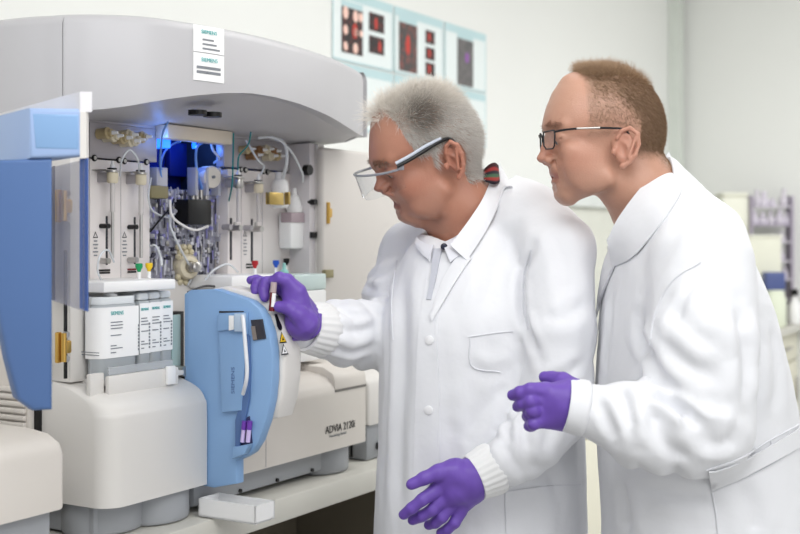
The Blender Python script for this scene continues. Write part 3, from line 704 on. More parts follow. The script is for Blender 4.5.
# base
BX('base', (-.55, .05, .004), (.15, .5, .056), base_grey, .004)
BX('base_panel', (-.34, .028, .012), (.10, .05, .056), base_grey, .004)
for (a, w) in ((-.40, .055), (.085, .06)):
    MB().prism([(math.cos(t) * .06, math.sin(t) * .045) for t in [math.pi * 2 * k / 28 for k in range(28)]], lambda u, v, t: (a + u, .055 + v, t), .0012, .056, .006).build('foot', base_grey, AN, 50)
MB().prism([(math.cos(t) * .07, math.sin(t) * .06) for t in [math.pi * 2 * k / 28 for k in range(28)]], lambda u, v, t: (-.49 + u, .09 + v, t), .0012, .056, .006).build('foot', base_grey, AN, 50)
for px, py in ((128, 524), (145, 521)): c = M(px, py, .045); MB().cyl((c.x, .036, max(c.z, .014)), (c.x, .055, max(c.z, .014)), .006, n=14).build('levelling_knob', black_pl, AN)
for px, py in ((240, 492), (277, 481), (312, 471)): c = M(px, py, .027); MB().cyl((c.x, .024, .018), (c.x, .03, .018), .0035, n=12).build('screw', black_pl, AN)
for k in range(3): BX('vent_slot', (.112 + k * .012, .02, .022), (.118 + k * .012, .06, .05), black_pl, .001)

# ---- blue sampling module: an upright plate with a bowed front edge
SA = -.335
def SP(px, py): q = Ma(px, py, SA); return (q.y, q.z)
prof_px = [(184, 294), (190, 290), (215, 289), (236, 296), (250, 301), (258, 308), (264, 318), (269, 332), (272, 352), (272, 378), (270, 400), (265, 422), (258, 442), (251, 453), (243, 458), (236, 461), (236, 484), (213, 488), (184, 482)]
sp = [SP(*p) for p in prof_px]
SM = MB().prism(sp, lambda u, v, t: (t, u, v), SA, SA + .022, .003).build('sampling_module', blue_pl, AN, 40)
wp = [SP(x, y) for x, y in ((186, 292), (216, 287), (240, 292), (254, 298), (262, 307), (268, 318), (272.5, 332), (275.5, 352), (275.5, 378), (273, 400), (267, 420), (250, 424), (186, 424))]
wh = MB().prism(wp, lambda u, v, t: (t, u, v), SA + .0225, SA + .075, .008, 3).build('white_housing', white_shell, SM, 50)
# things on the blue face
def SF(px, py, off=0): q = Ma(px, py, SA - off); return Vector((SA - off, q.y, q.z))
def sface(name, poly, off0, off1, m, par, bev=.001):
    pp = [(SF(x, y).y, SF(x, y).z) for x, y in poly]
    return MB().prism(pp, lambda u, v, t: (SA - t, u, v), off0, off1, bev).build(name, m, par, 40)
sface('door_gap', [(219.5, 311), (244, 311), (244, 312.5), (221.5, 313), (225, 412), (222.5, 411)], .0003, .0012, ink, SM, 0)
dr = sface('door', [(221, 313), (249, 312), (249, 330), (244, 410), (224.5, 412)], .0008, .008, blue_pl, SM, .002)
sface('door_step', [(222, 314), (248, 313), (248, 327), (222, 331)], .008, .013, blue_pl, dr, .002)
sface('latch', [(235, 315), (239.5, 315), (239.5, 329), (235, 330)], .013, .017, white_pl, dr, .001)
cc = SF(237, 340, .012)
hd = MB().tube([SF(242.5, 316, .014), SF(243.5, 322, .024), SF(245, 340, .028), SF(247, 368, .028), (SF(246, 382, .026)), SF(243, 394, .014)], .0032, 10).build('handle', mat('pale_handle', (226, 228, 234), .35), SM)
sface('latch_block', [(240, 313), (249.5, 313), (249.5, 331), (240, 331)], .0085, .016, mat('pale_latch', (186, 205, 226), .3), SM, .002)
sface('window', [(251.5, 320), (263, 319), (266.5, 338.5), (254, 340.5)], .0003, .002, mat('dark_window', (58, 58, 66), .12), SM, 0)
sface('window_insert', [(252, 326), (256, 326), (258, 339.5), (254, 340)], .0022, .003, mat('brown_grey_insert', (132, 122, 116), .4), SM, 0)
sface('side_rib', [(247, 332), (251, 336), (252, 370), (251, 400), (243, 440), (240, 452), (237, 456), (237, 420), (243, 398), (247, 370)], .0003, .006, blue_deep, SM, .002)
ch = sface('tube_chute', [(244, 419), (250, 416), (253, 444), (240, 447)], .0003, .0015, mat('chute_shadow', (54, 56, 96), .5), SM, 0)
sface('chute_lip', [(238, 446), (254, 443), (250, 453), (237, 458)], .0003, .014, blue_pl, SM, .003)
text('embossed_lettering', 'SIEMENS', .010, blue_deep, dr, facing(SF(232, 398, .0092), (0, 0, 1), (-1, 0, 0)) if False else Matrix.Translation(SF(233, 394, .0084)) @ Matrix(((0, 0, -1), (0, -1, 0), (-1, 0, 0))).to_4x4() @ Matrix.Rotation(math.pi, 4, 'Z'), xs=1.2)
# the white rim with slot and warning marks (they face out along the front)
def RIM(px, py):
    best = None
    for i in range(len(wp)):
        u0, v0 = wp[i]; u1, v1 = wp[(i + 1) % len(wp)]
        if min(u0, u1) > -.05: continue
        for k in range(21):
            u = u0 + (u1 - u0) * k / 20; v = v0 + (v1 - v0) * k / 20
            for j in range(11):
                a = SA + .0225 + .0525 * j / 10; w = W(a, u, v); x = w.x / w.y * FPX + 400; y = HOR - (w.z - CAM_Z) / w.y * FPX
                e = (x - px) ** 2 + (y - py) ** 2
                if best is None or e < best[0]: best = (e, a, u, v, Vector((0, v1 - v0, -(u1 - u0))).normalized())
    _, a, u, v, n = best
    if n.y > 0: n = -n
    return Vector((a, u, v)), n
def rim_tri(px, py, s, m, name, par, off):
    p, n = RIM(px, py); up = Vector((1, 0, 0)).cross(n); up = up if up.z > 0 else -up
    pts = [p + n * off + Vector((1, 0, 0)) * u * s + up * v * s for u, v in ((-1, -.8), (1, -.8), (0, 1))]
    return MB().raw(pts, [(0, 1, 2)]).build(name, m, par, None)
w1 = rim_tri(281, 338.5, .0105, black_pl, 'warning_sign', wh, .0012); rim_tri(281, 338.5, .0078, yellow_pl, 'sign_face', w1, .0017); rim_tri(281, 339, .0032, black_pl, 'sign_symbol', w1, .0022)
w2 = rim_tri(281, 350.5, .0105, ink, 'warning_sign', wh, .0012); rim_tri(281, 350.5, .0075, label_white, 'sign_face', w2, .0017); rim_tri(281, 351.5, .0028, ink, 'sign_symbol', w2, .0022)
p, n = RIM(277.5, 322); up = Vector((1, 0, 0)).cross(n); up = up if up.z > 0 else -up
MB().prism([(-.003, .012), (.003, .012), (.004, .002), (.006, -.006), (.004, -.011), (0, -.013), (-.004, -.011), (-.006, -.006), (-.004, .002)], lambda u, v, t: p + Vector((1, 0, 0)) * u + up * v * 1.15 + n * t, .0002, .0012, 0).build('tube_slot', black_pl, wh, None)
# pull-out waste tray under the module
tb = MB(); A0_, A1_, B0, B1, H0, H1 = -.352, -.300, -.012, -.112, .002, .032
tb.box((A0_, B1, H0), (A1_, B0 + .02, H0 + .003)); tb.box((A0_, B1, H0), (A0_ + .0025, B0 + .02, H1)); tb.box((A1_ - .0025, B1, H0), (A1_, B0 + .02, H1)); tb.box((A0_, B1, H0), (A1_, B1 + .0025, H1)); tb.box((A0_, B0 + .0175, H0), (A1_, B0 + .02, H1))
o = tb.build('drip_tray', mat('white_tray_plastic', (238, 238, 238), .4, var=.005), None, 30); o.location = W(0, 0, 0); o.rotation_euler = (0, 0, ROTZ)
tag(o, 'small open white plastic tray sticking out below the blue module', 'tray')
# sample tubes in the chute
for i, (px, lab) in enumerate(((243.6, 'violet capped sample tube in the blue chute, nearer the door'), (249, 'violet capped sample tube in the blue chute, nearer the curved edge'))):
    q0, q1 = SF(px - 1.2, 442, .007), SF(px + 1, 421, .007); ax = (q1 - q0).normalized(); w0 = W(*q0); w1_ = W(*q1)
    r = thing('sample_tube', w0, 0, lab, 'sample tube', 'tubes in the chute'); dv = (w1_ - w0)
    MB().cyl((0, 0, 0), dv * .6, .0038, n=14).build('vial', mat('pale_lilac_vial', (206, 190, 235), .2), r); MB().cyl(dv * .6, dv, .0045, n=14).build('cap', mat('violet_cap', (110, 60, 170), .4), r)

# ---- doors
def Dp(px, py, Y): return L(at(px, py, Y))
DY = 1.57; RV = Vector((-.58, .81, 0)) * .22
def door_prism(name, poly, t0, t1, m, par, bev=.005): return MB().prism([(at(x, y, DY).x, at(x, y, DY).z) for x, y in poly], lambda u, v, t: L(Vector((u, DY, v)) + RV * t), t0, t1, bev, 3).build(name, m, par, 45)
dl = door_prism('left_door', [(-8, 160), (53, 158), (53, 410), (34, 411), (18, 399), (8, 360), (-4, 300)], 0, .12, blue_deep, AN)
door_prism('door_head', [(28.5, 158.5), (28.5, 108), (82, 109), (82, 156.5), (53, 158)], -.02, 1.05, mat('pale_blue_door_frame', (158, 182, 222), .45), dl)
poly = [(32, 113), (79, 114.5), (79, 150), (35, 149)]
MB().prism([(at(x, y, DY - .004).x, at(x, y, DY - .004).z) for x, y in poly], lambda u, v, t: L(Vector((u, DY - .0045 + t * .008, v))), 0, 1.0, .003, 3).build('door_inset', blue_pl, dl, 45)
def quad_slab(name, pts, thick, m, par):
    A = [L(at(*p)) for p in pts]; n = (A[1] - A[0]).cross(A[3] - A[0]).normalized()
    vs = [tuple(p) for p in A] + [tuple(p + n * thick) for p in A]; k = len(A)
    return MB().raw(vs, [tuple(range(k)), tuple(range(k, 2 * k))[::-1]] + [(i, (i + 1) % k, k + (i + 1) % k, k + i) for i in range(k)]).build(name, m, par, 30)
zt2 = at(86, 91, 1.56).z; zt1 = at(86, 158, 1.56).z
mb = MB(); e0 = at(92, 91, 1.57); e1 = at(80, 91, 1.565); f0 = at(0, 114, 1.9); f1 = at(-14, 114, 1.9)
fz = lambda p, z: Vector((p.x, p.y, z))
zb = at(86, 112, 1.57).z
vs = [fz(e0, zt2), fz(e1, zt2), fz(f1, zt2), fz(f0, zt2), fz(e0, zb), fz(e1, zb), fz(f1, zb), fz(f0, zb)]
mb.raw([L(v) for v in vs], [(0, 1, 2, 3), (4, 5, 6, 7), (0, 1, 5, 4), (1, 2, 6, 5), (2, 3, 7, 6), (3, 0, 4, 7)])
mb.build('door_shell', mat('bright_white_door_shell', (226, 224, 228), .45), dl, 30)
q = at(83, 0, 1.565); MB().raw([L(Vector((q.x + dx, 1.565 + dy, z))) for dx in (-.004, .004) for dy in (0, .012) for z in (zt1, zb)], [(0, 1, 3, 2), (4, 6, 7, 5), (0, 4, 5, 1), (2, 3, 7, 6), (0, 2, 6, 4), (1, 5, 7, 3)]).build('door_edge', white_shell, dl, 30)
quad_slab('door_window', [(88, 160, 1.57), (52, 168, 1.88), (52, 299, 1.88), (88, 311, 1.57)], .006, smoked, dl)
quad_slab('window_edge', [(88.6, 158, 1.565), (81, 159, 1.58), (81, 308, 1.58), (88.6, 311.5, 1.565)], .002, mat('blue_window_edge', (70, 96, 158), .25), dl)
quad_slab('window_edge', [(55, 166, 1.85), (51.5, 168, 1.885), (51.5, 299, 1.885), (55, 300, 1.85)], .002, mat('dark_blue_window_edge', (38, 48, 84), .25), dl)
# right door, folded fully open along the front
A = M(322, 147, .10); zt3 = A.z; MB().box((A.x, .098, .24), (A.x + .36, .118, zt3), .008, 3).build('right_door', mat('pale_door_lining', (206, 201, 196), .45, var=.01), AN)
BX('hinge_catch', (M(325, 275, .09).x, .088, M(325, 278, .09).z), (M(333, 275, .09).x, .098, M(325, 270, .09).z), olive, .001)
# black gap block between the covers
q = M(289, 385, -.0); BX('black_bracket', (-.275, .04, .212), (-.2, .12, .235), black_pl, .004)

# ================================================================== bottles in the tray
def bottle(a0, a1, d0, d1, h0, h1, lab, big=False, capm=None):
    c = ((a0 + a1) / 2, (d0 + d1) / 2); r = thing('reagent_bottle', W(c[0], c[1], h0), ROTZ, lab, 'bottle', 'reagent bottles in the tray')
    x, y, H = (a1 - a0) / 2, (d1 - d0) / 2, h1 - h0
    rc = .018 if big else .006
    pts = []
    for (sx, sy, s0) in ((1, 1, 0), (-1, 1, 1), (-1, -1, 2), (1, -1, 3)):
        for k in range(5):
            t = math.pi / 2 * (s0 + k / 4); pts.append((sx * (x - rc) + rc * math.cos(t), sy * (y - rc) + rc * math.sin(t)))
    MB().prism(pts, lambda u, v, t: (u, v, t), .0005, H * .86, .003).build('body', frost, r, 40)
    MB().prism([(u * .96, v * .96) for u, v in pts], lambda u, v, t: (u, v, t), H * .86 + .0003, H * .95, .004).build('shoulder', mat('pale_bottle_top', (226, 230, 232), .35), r, 40)
    ccx = MB().lathe((0, y * .2, H * .95 + .0004), (0, 0, 1), [(0, .011), (.003, .011), (.0035, .006), (.005, .005)], 16).build('cap', capm or white_pl, r)
    lb0, lb1 = H * .24, H * .83
    rows = []
    n = len(pts)
    seq = [pts[i] for i in range(8, n)] if big else [pts[i] for i in range(12, 17)]
    seq = ([(-x, y * .5)] + seq[2:13]) if big else [(-x + .001, -y), (x - .001, -y)]
    if big: seq = [(-x, y * .7)] + [p for p in pts[10:15]] + [pts[15], (x - .004, -y)]
    rows = [[(u * 1.0 + (0.0009 if u > 0 and not big else (-.0009 if u <= -x + .001 else 0)), v - .0009, lb1) for u, v in seq], [(u + (-.0009 if u <= -x + .001 else 0), v - .0009, lb0) for u, v in seq]]
    lab_o = MB().grid(rows, 0).build('label', label_white, r, 30)
    fx0 = -x + (rc if big else .0025)
    fw = 2 * x - (rc if big else .003)
    text('lettering', 'SIEMENS', .0085 if big else .0062, teal_ink, lab_o, facing((fx0 + fw * .1 if big else fx0, -y - .0016, lb1 - .010), (1, 0, 0)), xs=.9 if big else .8)
    mb = MB(); g = random.Random(int(a0 * 1000))
    for k, hh in enumerate((.022, .0265, .031, .041, .056, .060, .066, .073, .080)):
        hz = lb1 - hh * H / .125; w = fw * (.42 if big else .75) * g.uniform(.7, 1)
        if hz < lb0 + .006: continue
        sx = fx0 + fw * .1 if big else fx0 + .001
        mb.box((sx, -y - .0016, hz - .0008), (sx + w * (.5 if k in (4, 6) else 1), -y - .0012, hz + .0008))
    for k in range(8): mb.box((x - .006, -y - .0016, lb0 + .008 + k * .0055), (x - .0028, -y - .0012, lb0 + .0115 + k * .0055))
    if big:
        for k in range(2): mb.box((-x - .0016, -y * .1 - .018, lb0 + .006 + k * .004), (-x - .0012, -y * .1 + .02, lb0 + .0072 + k * .004))
    mb.build('printed_text', ink_grey, lab_o, None)['kind'] = 'stuff'
h0 = .2445
tops = M(103, 293, .055).z
bottle(M(104, 340, .055).x - .012, M(140, 340, .055).x, .055, .0885, h0 + .0005, tops, 'large translucent reagent bottle with wide white label, leftmost in the tray', True)
labs = ['narrow white labelled reagent bottle touching the large one in the tray', 'middle one of the three narrow reagent bottles in the tray', 'narrow reagent bottle at the blue module end of the tray']
for i, (p0, p1) in enumerate(((141.5, 153), (154, 165.5), (166.5, 177.5))):
    bottle(M(p0, 340, .055).x, M(p1, 340, .055).x, (.06 + .003 * i), .12, h0 + .0005, M(p0, 289 - i, .055).z, labs[i])
# reagent pack on the right
A, B = M(295, 305, .06), M(326, 272, .06)
zt4, zm4 = M(310, 274, .06).z, M(300, 291, .06).z
r = thing('reagent_pack', W((A.x + B.x) / 2, .105, .2235), ROTZ, 'white labelled reagent pack with clear teal lid behind the gloved hand', 'bottle')
x = (B.x - A.x) / 2
MB().box((-x, -.045, .0005), (x, .045, zm4 - .2235), .003).build('body', white_pl, r); MB().box((-x - .001, -.046, zm4 - .2233), (x + .001, .046, zt4 - .2235), .004).build('lid', mat('pale_teal_clear', (214, 232, 230), .15, alpha=.8), r)
lb = MB().box((-x + .002, -.0462, .02), (x - .002, -.0455, zm4 - .2235 - .003)).build('label', label_white, r)
mb = MB()
for i in range(2):
    for k in range(6): mb.box((-x + .008 + i * .04, -.0468, .03 + k * .007), (-x + .03 + i * .04 - (k % 3) * .004, -.0464, .033 + k * .007))
mb.build('small_print', ink_grey, lb, None)
MB().lathe((-x + .012, -.01, zt4 - .2232), (0, 0, 1), [(0, .009), (.006, .009), (.01, .004), (.022, .003)], 14).build('spout', mat('pale_teal_plastic', (150, 205, 200), .3), r)

# ================================================================== neighbouring devices
r = thing('sample_feeder', W(-.86, .1, 0), ROTZ, 'low off-white module with rounded top at the left frame edge', 'laboratory module')
MB().prism([(-.1, .075), (-.1, .155), (-.092, .172), (-.07, .183), (-.03, .188), (.25, .192), (.25, .075)], lambda u, v, t: (t, u, v), -.3, .206, .012, 4).build('cover', warm_shell, r, 50)
MB().box((-.3, -.085, .0012), (.19, .25, .0745), .004).build('base', base_grey, r)
MB().box((-.25, -.05, .1925), (-.005, .02, .222), .006, 3).build('rack_stop', mat('mid_grey_plastic', (146, 142, 142), .5), r)
q0, q1 = Ma(28.5, 410, -.585), Ma(38.5, 410, -.575)
sv = BX('side_panel', (-.585, q0.y, .03), (-.5605, .42, .66), warm_shell, .003)
s0, s1 = Ma(14, 441, -.59).z, Ma(14, 385, -.59).z
for k in range(8): hz = s0 + (s1 - s0) * k / 8; BX('vent_slat', (-.592, q0.y + .004, hz), (-.5852, .40, hz + (s1 - s0) / 8 * .7), warm_shell, .0015, sv)
BX('gap_strip', (-.5745, q1.y, .03), (-.5605, q0.y - .001, .30), black_pl, 0)
r = thing('benchtop_printer', W(.30, .12, 0), ROTZ, 'small white rounded device with grey base just right of the analyzer', 'laboratory device')
MB().prism([(-.09, .075), (-.09, .16), (-.07, .185), (-.03, .195), (.12, .195), (.12, .075)], lambda u, v, t: (t, u, v), -.09, .16, .01, 3).build('cover', white_shell, r, 50)
MB().box((-.085, -.085, .0012), (.155, .115, .0745), .004).build('base', base_grey, r)
MB().box((-.05, -.094, .02), (.12, -.085, .034), .001).build('paper_slot', black_pl, r)
# ================================================================== people: shapes grown from distance fields
class Vol:
    def __init__(s, lo, hi, h):
        s.lo = np.array(lo, float); s.h = h
        s.n = [int(math.ceil((hi[i] - lo[i]) / h)) + 1 for i in range(3)]
        s.ax = [np.arange(s.n[i], dtype=np.float32) * h + lo[i] for i in range(3)]
        s.D = np.full(s.n, 0.06, np.float32)
    def _w(s, lo, hi, pad):
        sl = []
        for i in range(3):
            a = int(max(0, math.floor((lo[i] - pad - s.lo[i]) / s.h))); b = int(min(s.n[i], math.ceil((hi[i] + pad - s.lo[i]) / s.h) + 1))
            sl.append(slice(a, max(a, b)))
        X = s.ax[0][sl[0]][:, None, None]; Y = s.ax[1][sl[1]][None, :, None]; Z = s.ax[2][sl[2]][None, None, :]
        return tuple(sl), X, Y, Z
    def _mix(s, sl, d, k, op):
        a = s.D[sl]
        if a.size == 0: return
        d = d.astype(np.float32)
        if op == 'sub':
            b = -d
            if k <= 0: s.D[sl] = np.maximum(a, b); return
            h = np.clip(.5 - .5 * (b - a) / k * -1, 0, 1) if False else np.clip(.5 + .5 * (b - a) / k, 0, 1)
            s.D[sl] = a * (1 - h) + b * h + k * h * (1 - h)
        else:
            if k <= 0: s.D[sl] = np.minimum(a, d); return
            h = np.clip(.5 + .5 * (a - d) / k, 0, 1)
            s.D[sl] = a * (1 - h) + d * h - k * h * (1 - h)
    def cone(s, p, q, r1, r2, k=.01, op='add', flat=None):
        """round cone; flat = (direction, factor) squeezes the section along a direction"""
        p = np.array(p, float); q = np.array(q, float); R = max(r1, r2)
        sl, X, Y, Z = s._w(np.minimum(p, q) - R, np.maximum(p, q) + R, k + .012)
        x, y, z = X - p[0], Y - p[1], Z - p[2]; v = q - p
        if flat is not None:
            w = np.array(flat[0], float); w /= np.linalg.norm(w); g = flat[1]
            c = (x * w[0] + y * w[1] + z * w[2]) * (1 / g - 1); x = x + c * w[0]; y = y + c * w[1]; z = z + c * w[2]
            v = v + w * (v @ w) * (1 / g - 1)
        L2 = max(v @ v, 1e-9); t = np.clip((x * v[0] + y * v[1] + z * v[2]) / L2, 0, 1)
        d = np.sqrt((x - t * v[0]) ** 2 + (y - t * v[1]) ** 2 + (z - t * v[2]) ** 2) - (r1 + (r2 - r1) * t)
        if flat is not None: d = d * min(1, flat[1])
        s._mix(sl, d, k, op); return s
    def chain(s, pts, rs, k=.006, **kw):
        for i in range(len(pts) - 1): s.cone(pts[i], pts[i + 1], rs[i], rs[i + 1], k, **kw)
        return s
    def ell(s, c, r, k=.01, op='add', rot=None):
        c = np.array(c, float); r = np.array(r, float); R = r.max()
        sl, X, Y, Z = s._w(c - (R if rot is not None else r), c + (R if rot is not None else r), k + .012)
        x, y, z = X - c[0], Y - c[1], Z - c[2]
        if rot is not None:
            m = np.array(rot.to_matrix().transposed() if hasattr(rot, 'to_matrix') else rot)
            x, y, z = (m[0, 0] * x + m[0, 1] * y + m[0, 2] * z, m[1, 0] * x + m[1, 1] * y + m[1, 2] * z, m[2, 0] * x + m[2, 1] * y + m[2, 2] * z)
        k0 = np.sqrt((x / r[0]) ** 2 + (y / r[1]) ** 2 + (z / r[2]) ** 2); k1 = np.sqrt((x / r[0] ** 2) ** 2 + (y / r[1] ** 2) ** 2 + (z / r[2] ** 2) ** 2)
        s._mix(sl, np.where(k1 > 1e-6, k0 * (k0 - 1) / np.maximum(k1, 1e-6), -r.min()), k, op); return s
    def stack(s, secs, k=.03, p=2.3):
        """secs: (z, cx, cy, rx, ry) from top to bottom; rounded horizontal sections"""
        A = np.array(sorted(secs), float); zz = np.linspace(A[0, 0], A[-1, 0], 80)
        P = crom_np(A, zz)
        lo = [(A[:, 1] - A[:, 3]).min(), (A[:, 2] - A[:, 4]).min(), A[0, 0]]; hi = [(A[:, 1] + A[:, 3]).max(), (A[:, 2] + A[:, 4]).max(), A[-1, 0]]
        sl, X, Y, Z = s._w(lo, hi, k + .012); z1 = Z[0, 0]
        g = [np.interp(z1, zz, P[:, i]).astype(np.float32)[None, None, :] for i in range(4)]
        q = (np.abs((X - g[0]) / g[2]) ** p + np.abs((Y - g[1]) / g[3]) ** p) ** (1 / p)
        d = (q - 1) * np.minimum(g[2], g[3])
        d = np.maximum(d, np.maximum(A[0, 0] - Z, Z - A[-1, 0]))
        s._mix(sl, d, k, 'add'); return s
    def cut_below(s, z): s.D = np.maximum(s.D, (z - s.ax[2])[None, None, :].astype(np.float32)); return s
    def mesh(s, M4=None):
        s.D[0] = s.D[-1] = .05; s.D[:, 0] = s.D[:, -1] = .05; s.D[:, :, 0] = s.D[:, :, -1] = .05
        g = vdb.FloatGrid(0.05); g.copyFromArray(np.clip(s.D, -.05, .05).astype(np.float32))
        pts, quads = g.convertToQuads(isovalue=0.0)
        return np.asarray(pts, float) * s.h + s.lo, np.asarray(quads, int)

def crom_np(A, zz):
    out = np.zeros((len(zz), A.shape[1] - 1)); z = A[:, 0]
    for j in range(1, A.shape[1]):
        y = A[:, j]; m = np.gradient(y, z)
        i = np.clip(np.searchsorted(z, zz) - 1, 0, len(z) - 2); h = z[i + 1] - z[i]; t = (zz - z[i]) / h
        out[:, j - 1] = (2 * t ** 3 - 3 * t ** 2 + 1) * y[i] + (t ** 3 - 2 * t ** 2 + t) * h * m[i] + (-2 * t ** 3 + 3 * t ** 2) * y[i + 1] + (t ** 3 - t ** 2) * h * m[i + 1]
    return out

def normals(V, Q):
    n = np.cross(V[Q[:, 2]] - V[Q[:, 0]], V[Q[:, 3]] - V[Q[:, 1]]); out = np.zeros_like(V)
    for i in range(4): np.add.at(out, Q[:, i], n)
    return out / np.maximum(np.linalg.norm(out, axis=1, keepdims=True), 1e-12)

def smooth(V, Q, it=1, lam=.5):
    E = np.concatenate([Q[:, [0, 1]], Q[:, [1, 2]], Q[:, [2, 3]], Q[:, [3, 0]]])
    for _ in range(it):
        acc = np.zeros_like(V); c = np.zeros(len(V))
        np.add.at(acc, E[:, 0], V[E[:, 1]]); np.add.at(acc, E[:, 1], V[E[:, 0]]); np.add.at(c, E[:, 0], 1); np.add.at(c, E[:, 1], 1)
        V = V + lam * (acc / np.maximum(c, 1)[:, None] - V)
    return V

def body_mesh(name, V, Q, material, parent, tone=None, loc=None):
    me = bpy.data.meshes.new(name); n = normals(V, Q)
    c = V.mean(0)
    if ((V - c) * n).sum() < 0: Q = Q[:, ::-1]
    base = np.array(loc) if loc is not None else np.zeros(3)
    me.from_pydata((V - base).tolist(), [], Q.tolist()); me.update()
    if tone is not None:
        at_ = me.color_attributes.new('tone', 'FLOAT_COLOR', 'POINT'); at_.data.foreach_set('color', np.concatenate([tone, np.ones((len(V), 1))], 1).astype(np.float32).ravel())
    return link(name, me, material, parent, None) if False else _fin(name, me, material, parent)
def _fin(name, me, material, parent):
    me.materials.append(material); me.polygons.foreach_set('use_smooth', [True] * len(me.polygons))
    o = bpy.data.objects.new(name, me); COL.objects.link(o); o.parent = parent; return o

def wob(V, f, seed):
    """smooth random field built from warped sines, f = cycles per metre along x, y, z"""
    g = np.random.default_rng(seed); out = np.zeros(len(V)); f = np.array(f, float)
    w = np.stack([np.sin(V @ (g.normal(size=3) * f * 2.5) + g.uniform(0, 6.3)) for _ in range(3)], 1)
    for k in range(5):
        d = g.normal(size=3) * f * 6.28 * (0.6 + .35 * k); out += np.sin(V @ d + w @ g.normal(size=3) * 1.2 + g.uniform(0, 6.3)) / (1 + .5 * k)
    return out / 2.2

def crease(V, f, seed, sharp=.03):
    """rounded cloth swells parted by narrow creases"""
    s = wob(V, f, seed); return np.sqrt(s * s + sharp) - .7

def limb_wrinkle(V, p, q, R, amp, cyc, seed, t0=0, t1=1):
    """creases running round a sleeve between p and q, irregular and tilted"""
    p, q = np.array(p), np.array(q); v = q - p; Lg = np.linalg.norm(v); a = v / Lg
    rel = V - p; t = rel @ a / Lg; rad = rel - (rel @ a)[:, None] * a; r = np.linalg.norm(rad, axis=1)
    e = np.cross(a, [0.3, 1, .2]); e /= np.linalg.norm(e); g = np.cross(a, e); th = np.arctan2(rad @ g, rad @ e)
    rn = np.random.default_rng(seed); s = np.zeros(len(V))
    for k in range(4):
        ph = rn.uniform(0, 6.3); m = rn.choice([-3, -2, -1, 1, 2]); s += np.sin(cyc * (0.7 + .3 * k) * 6.28 * t + m * th + .9 * np.sin(2 * th + ph) + ph)
    s = np.sqrt(s * s + .05) - .75
    win = np.clip((t - t0) / .12, 0, 1) * np.clip((t1 - t) / .12, 0, 1) * np.clip((R * 1.3 - r) / (R * .2), 0, 1)
    return amp * s * win

# ---------------------------------------------------------------- heads
class Frame:
    def __init__(s, o, yaw, pitch, roll, sc):
        f = Vector((-math.cos(yaw) * math.cos(pitch), -math.sin(yaw) * math.cos(pitch), -math.sin(pitch)))
        l = Vector((0, 0, 1)).cross(f).normalized(); l = Matrix.Rotation(roll, 3, f) @ l; u = f.cross(l).normalized()
        s.o, s.f, s.l, s.u, s.sc = Vector(o), f, l, u, sc
        s.R = np.array([f[:], l[:], u[:]])                    # rows: local axes in the world
    def to_world(s, P): return np.asarray(P) * s.sc @ s.R + np.array(s.o)
    def to_local(s, P): return (np.asarray(P) - np.array(s.o)) @ s.R.T / s.sc
    def w(s, x, y, z): return Vector(s.to_world([[x, y, z]])[0])

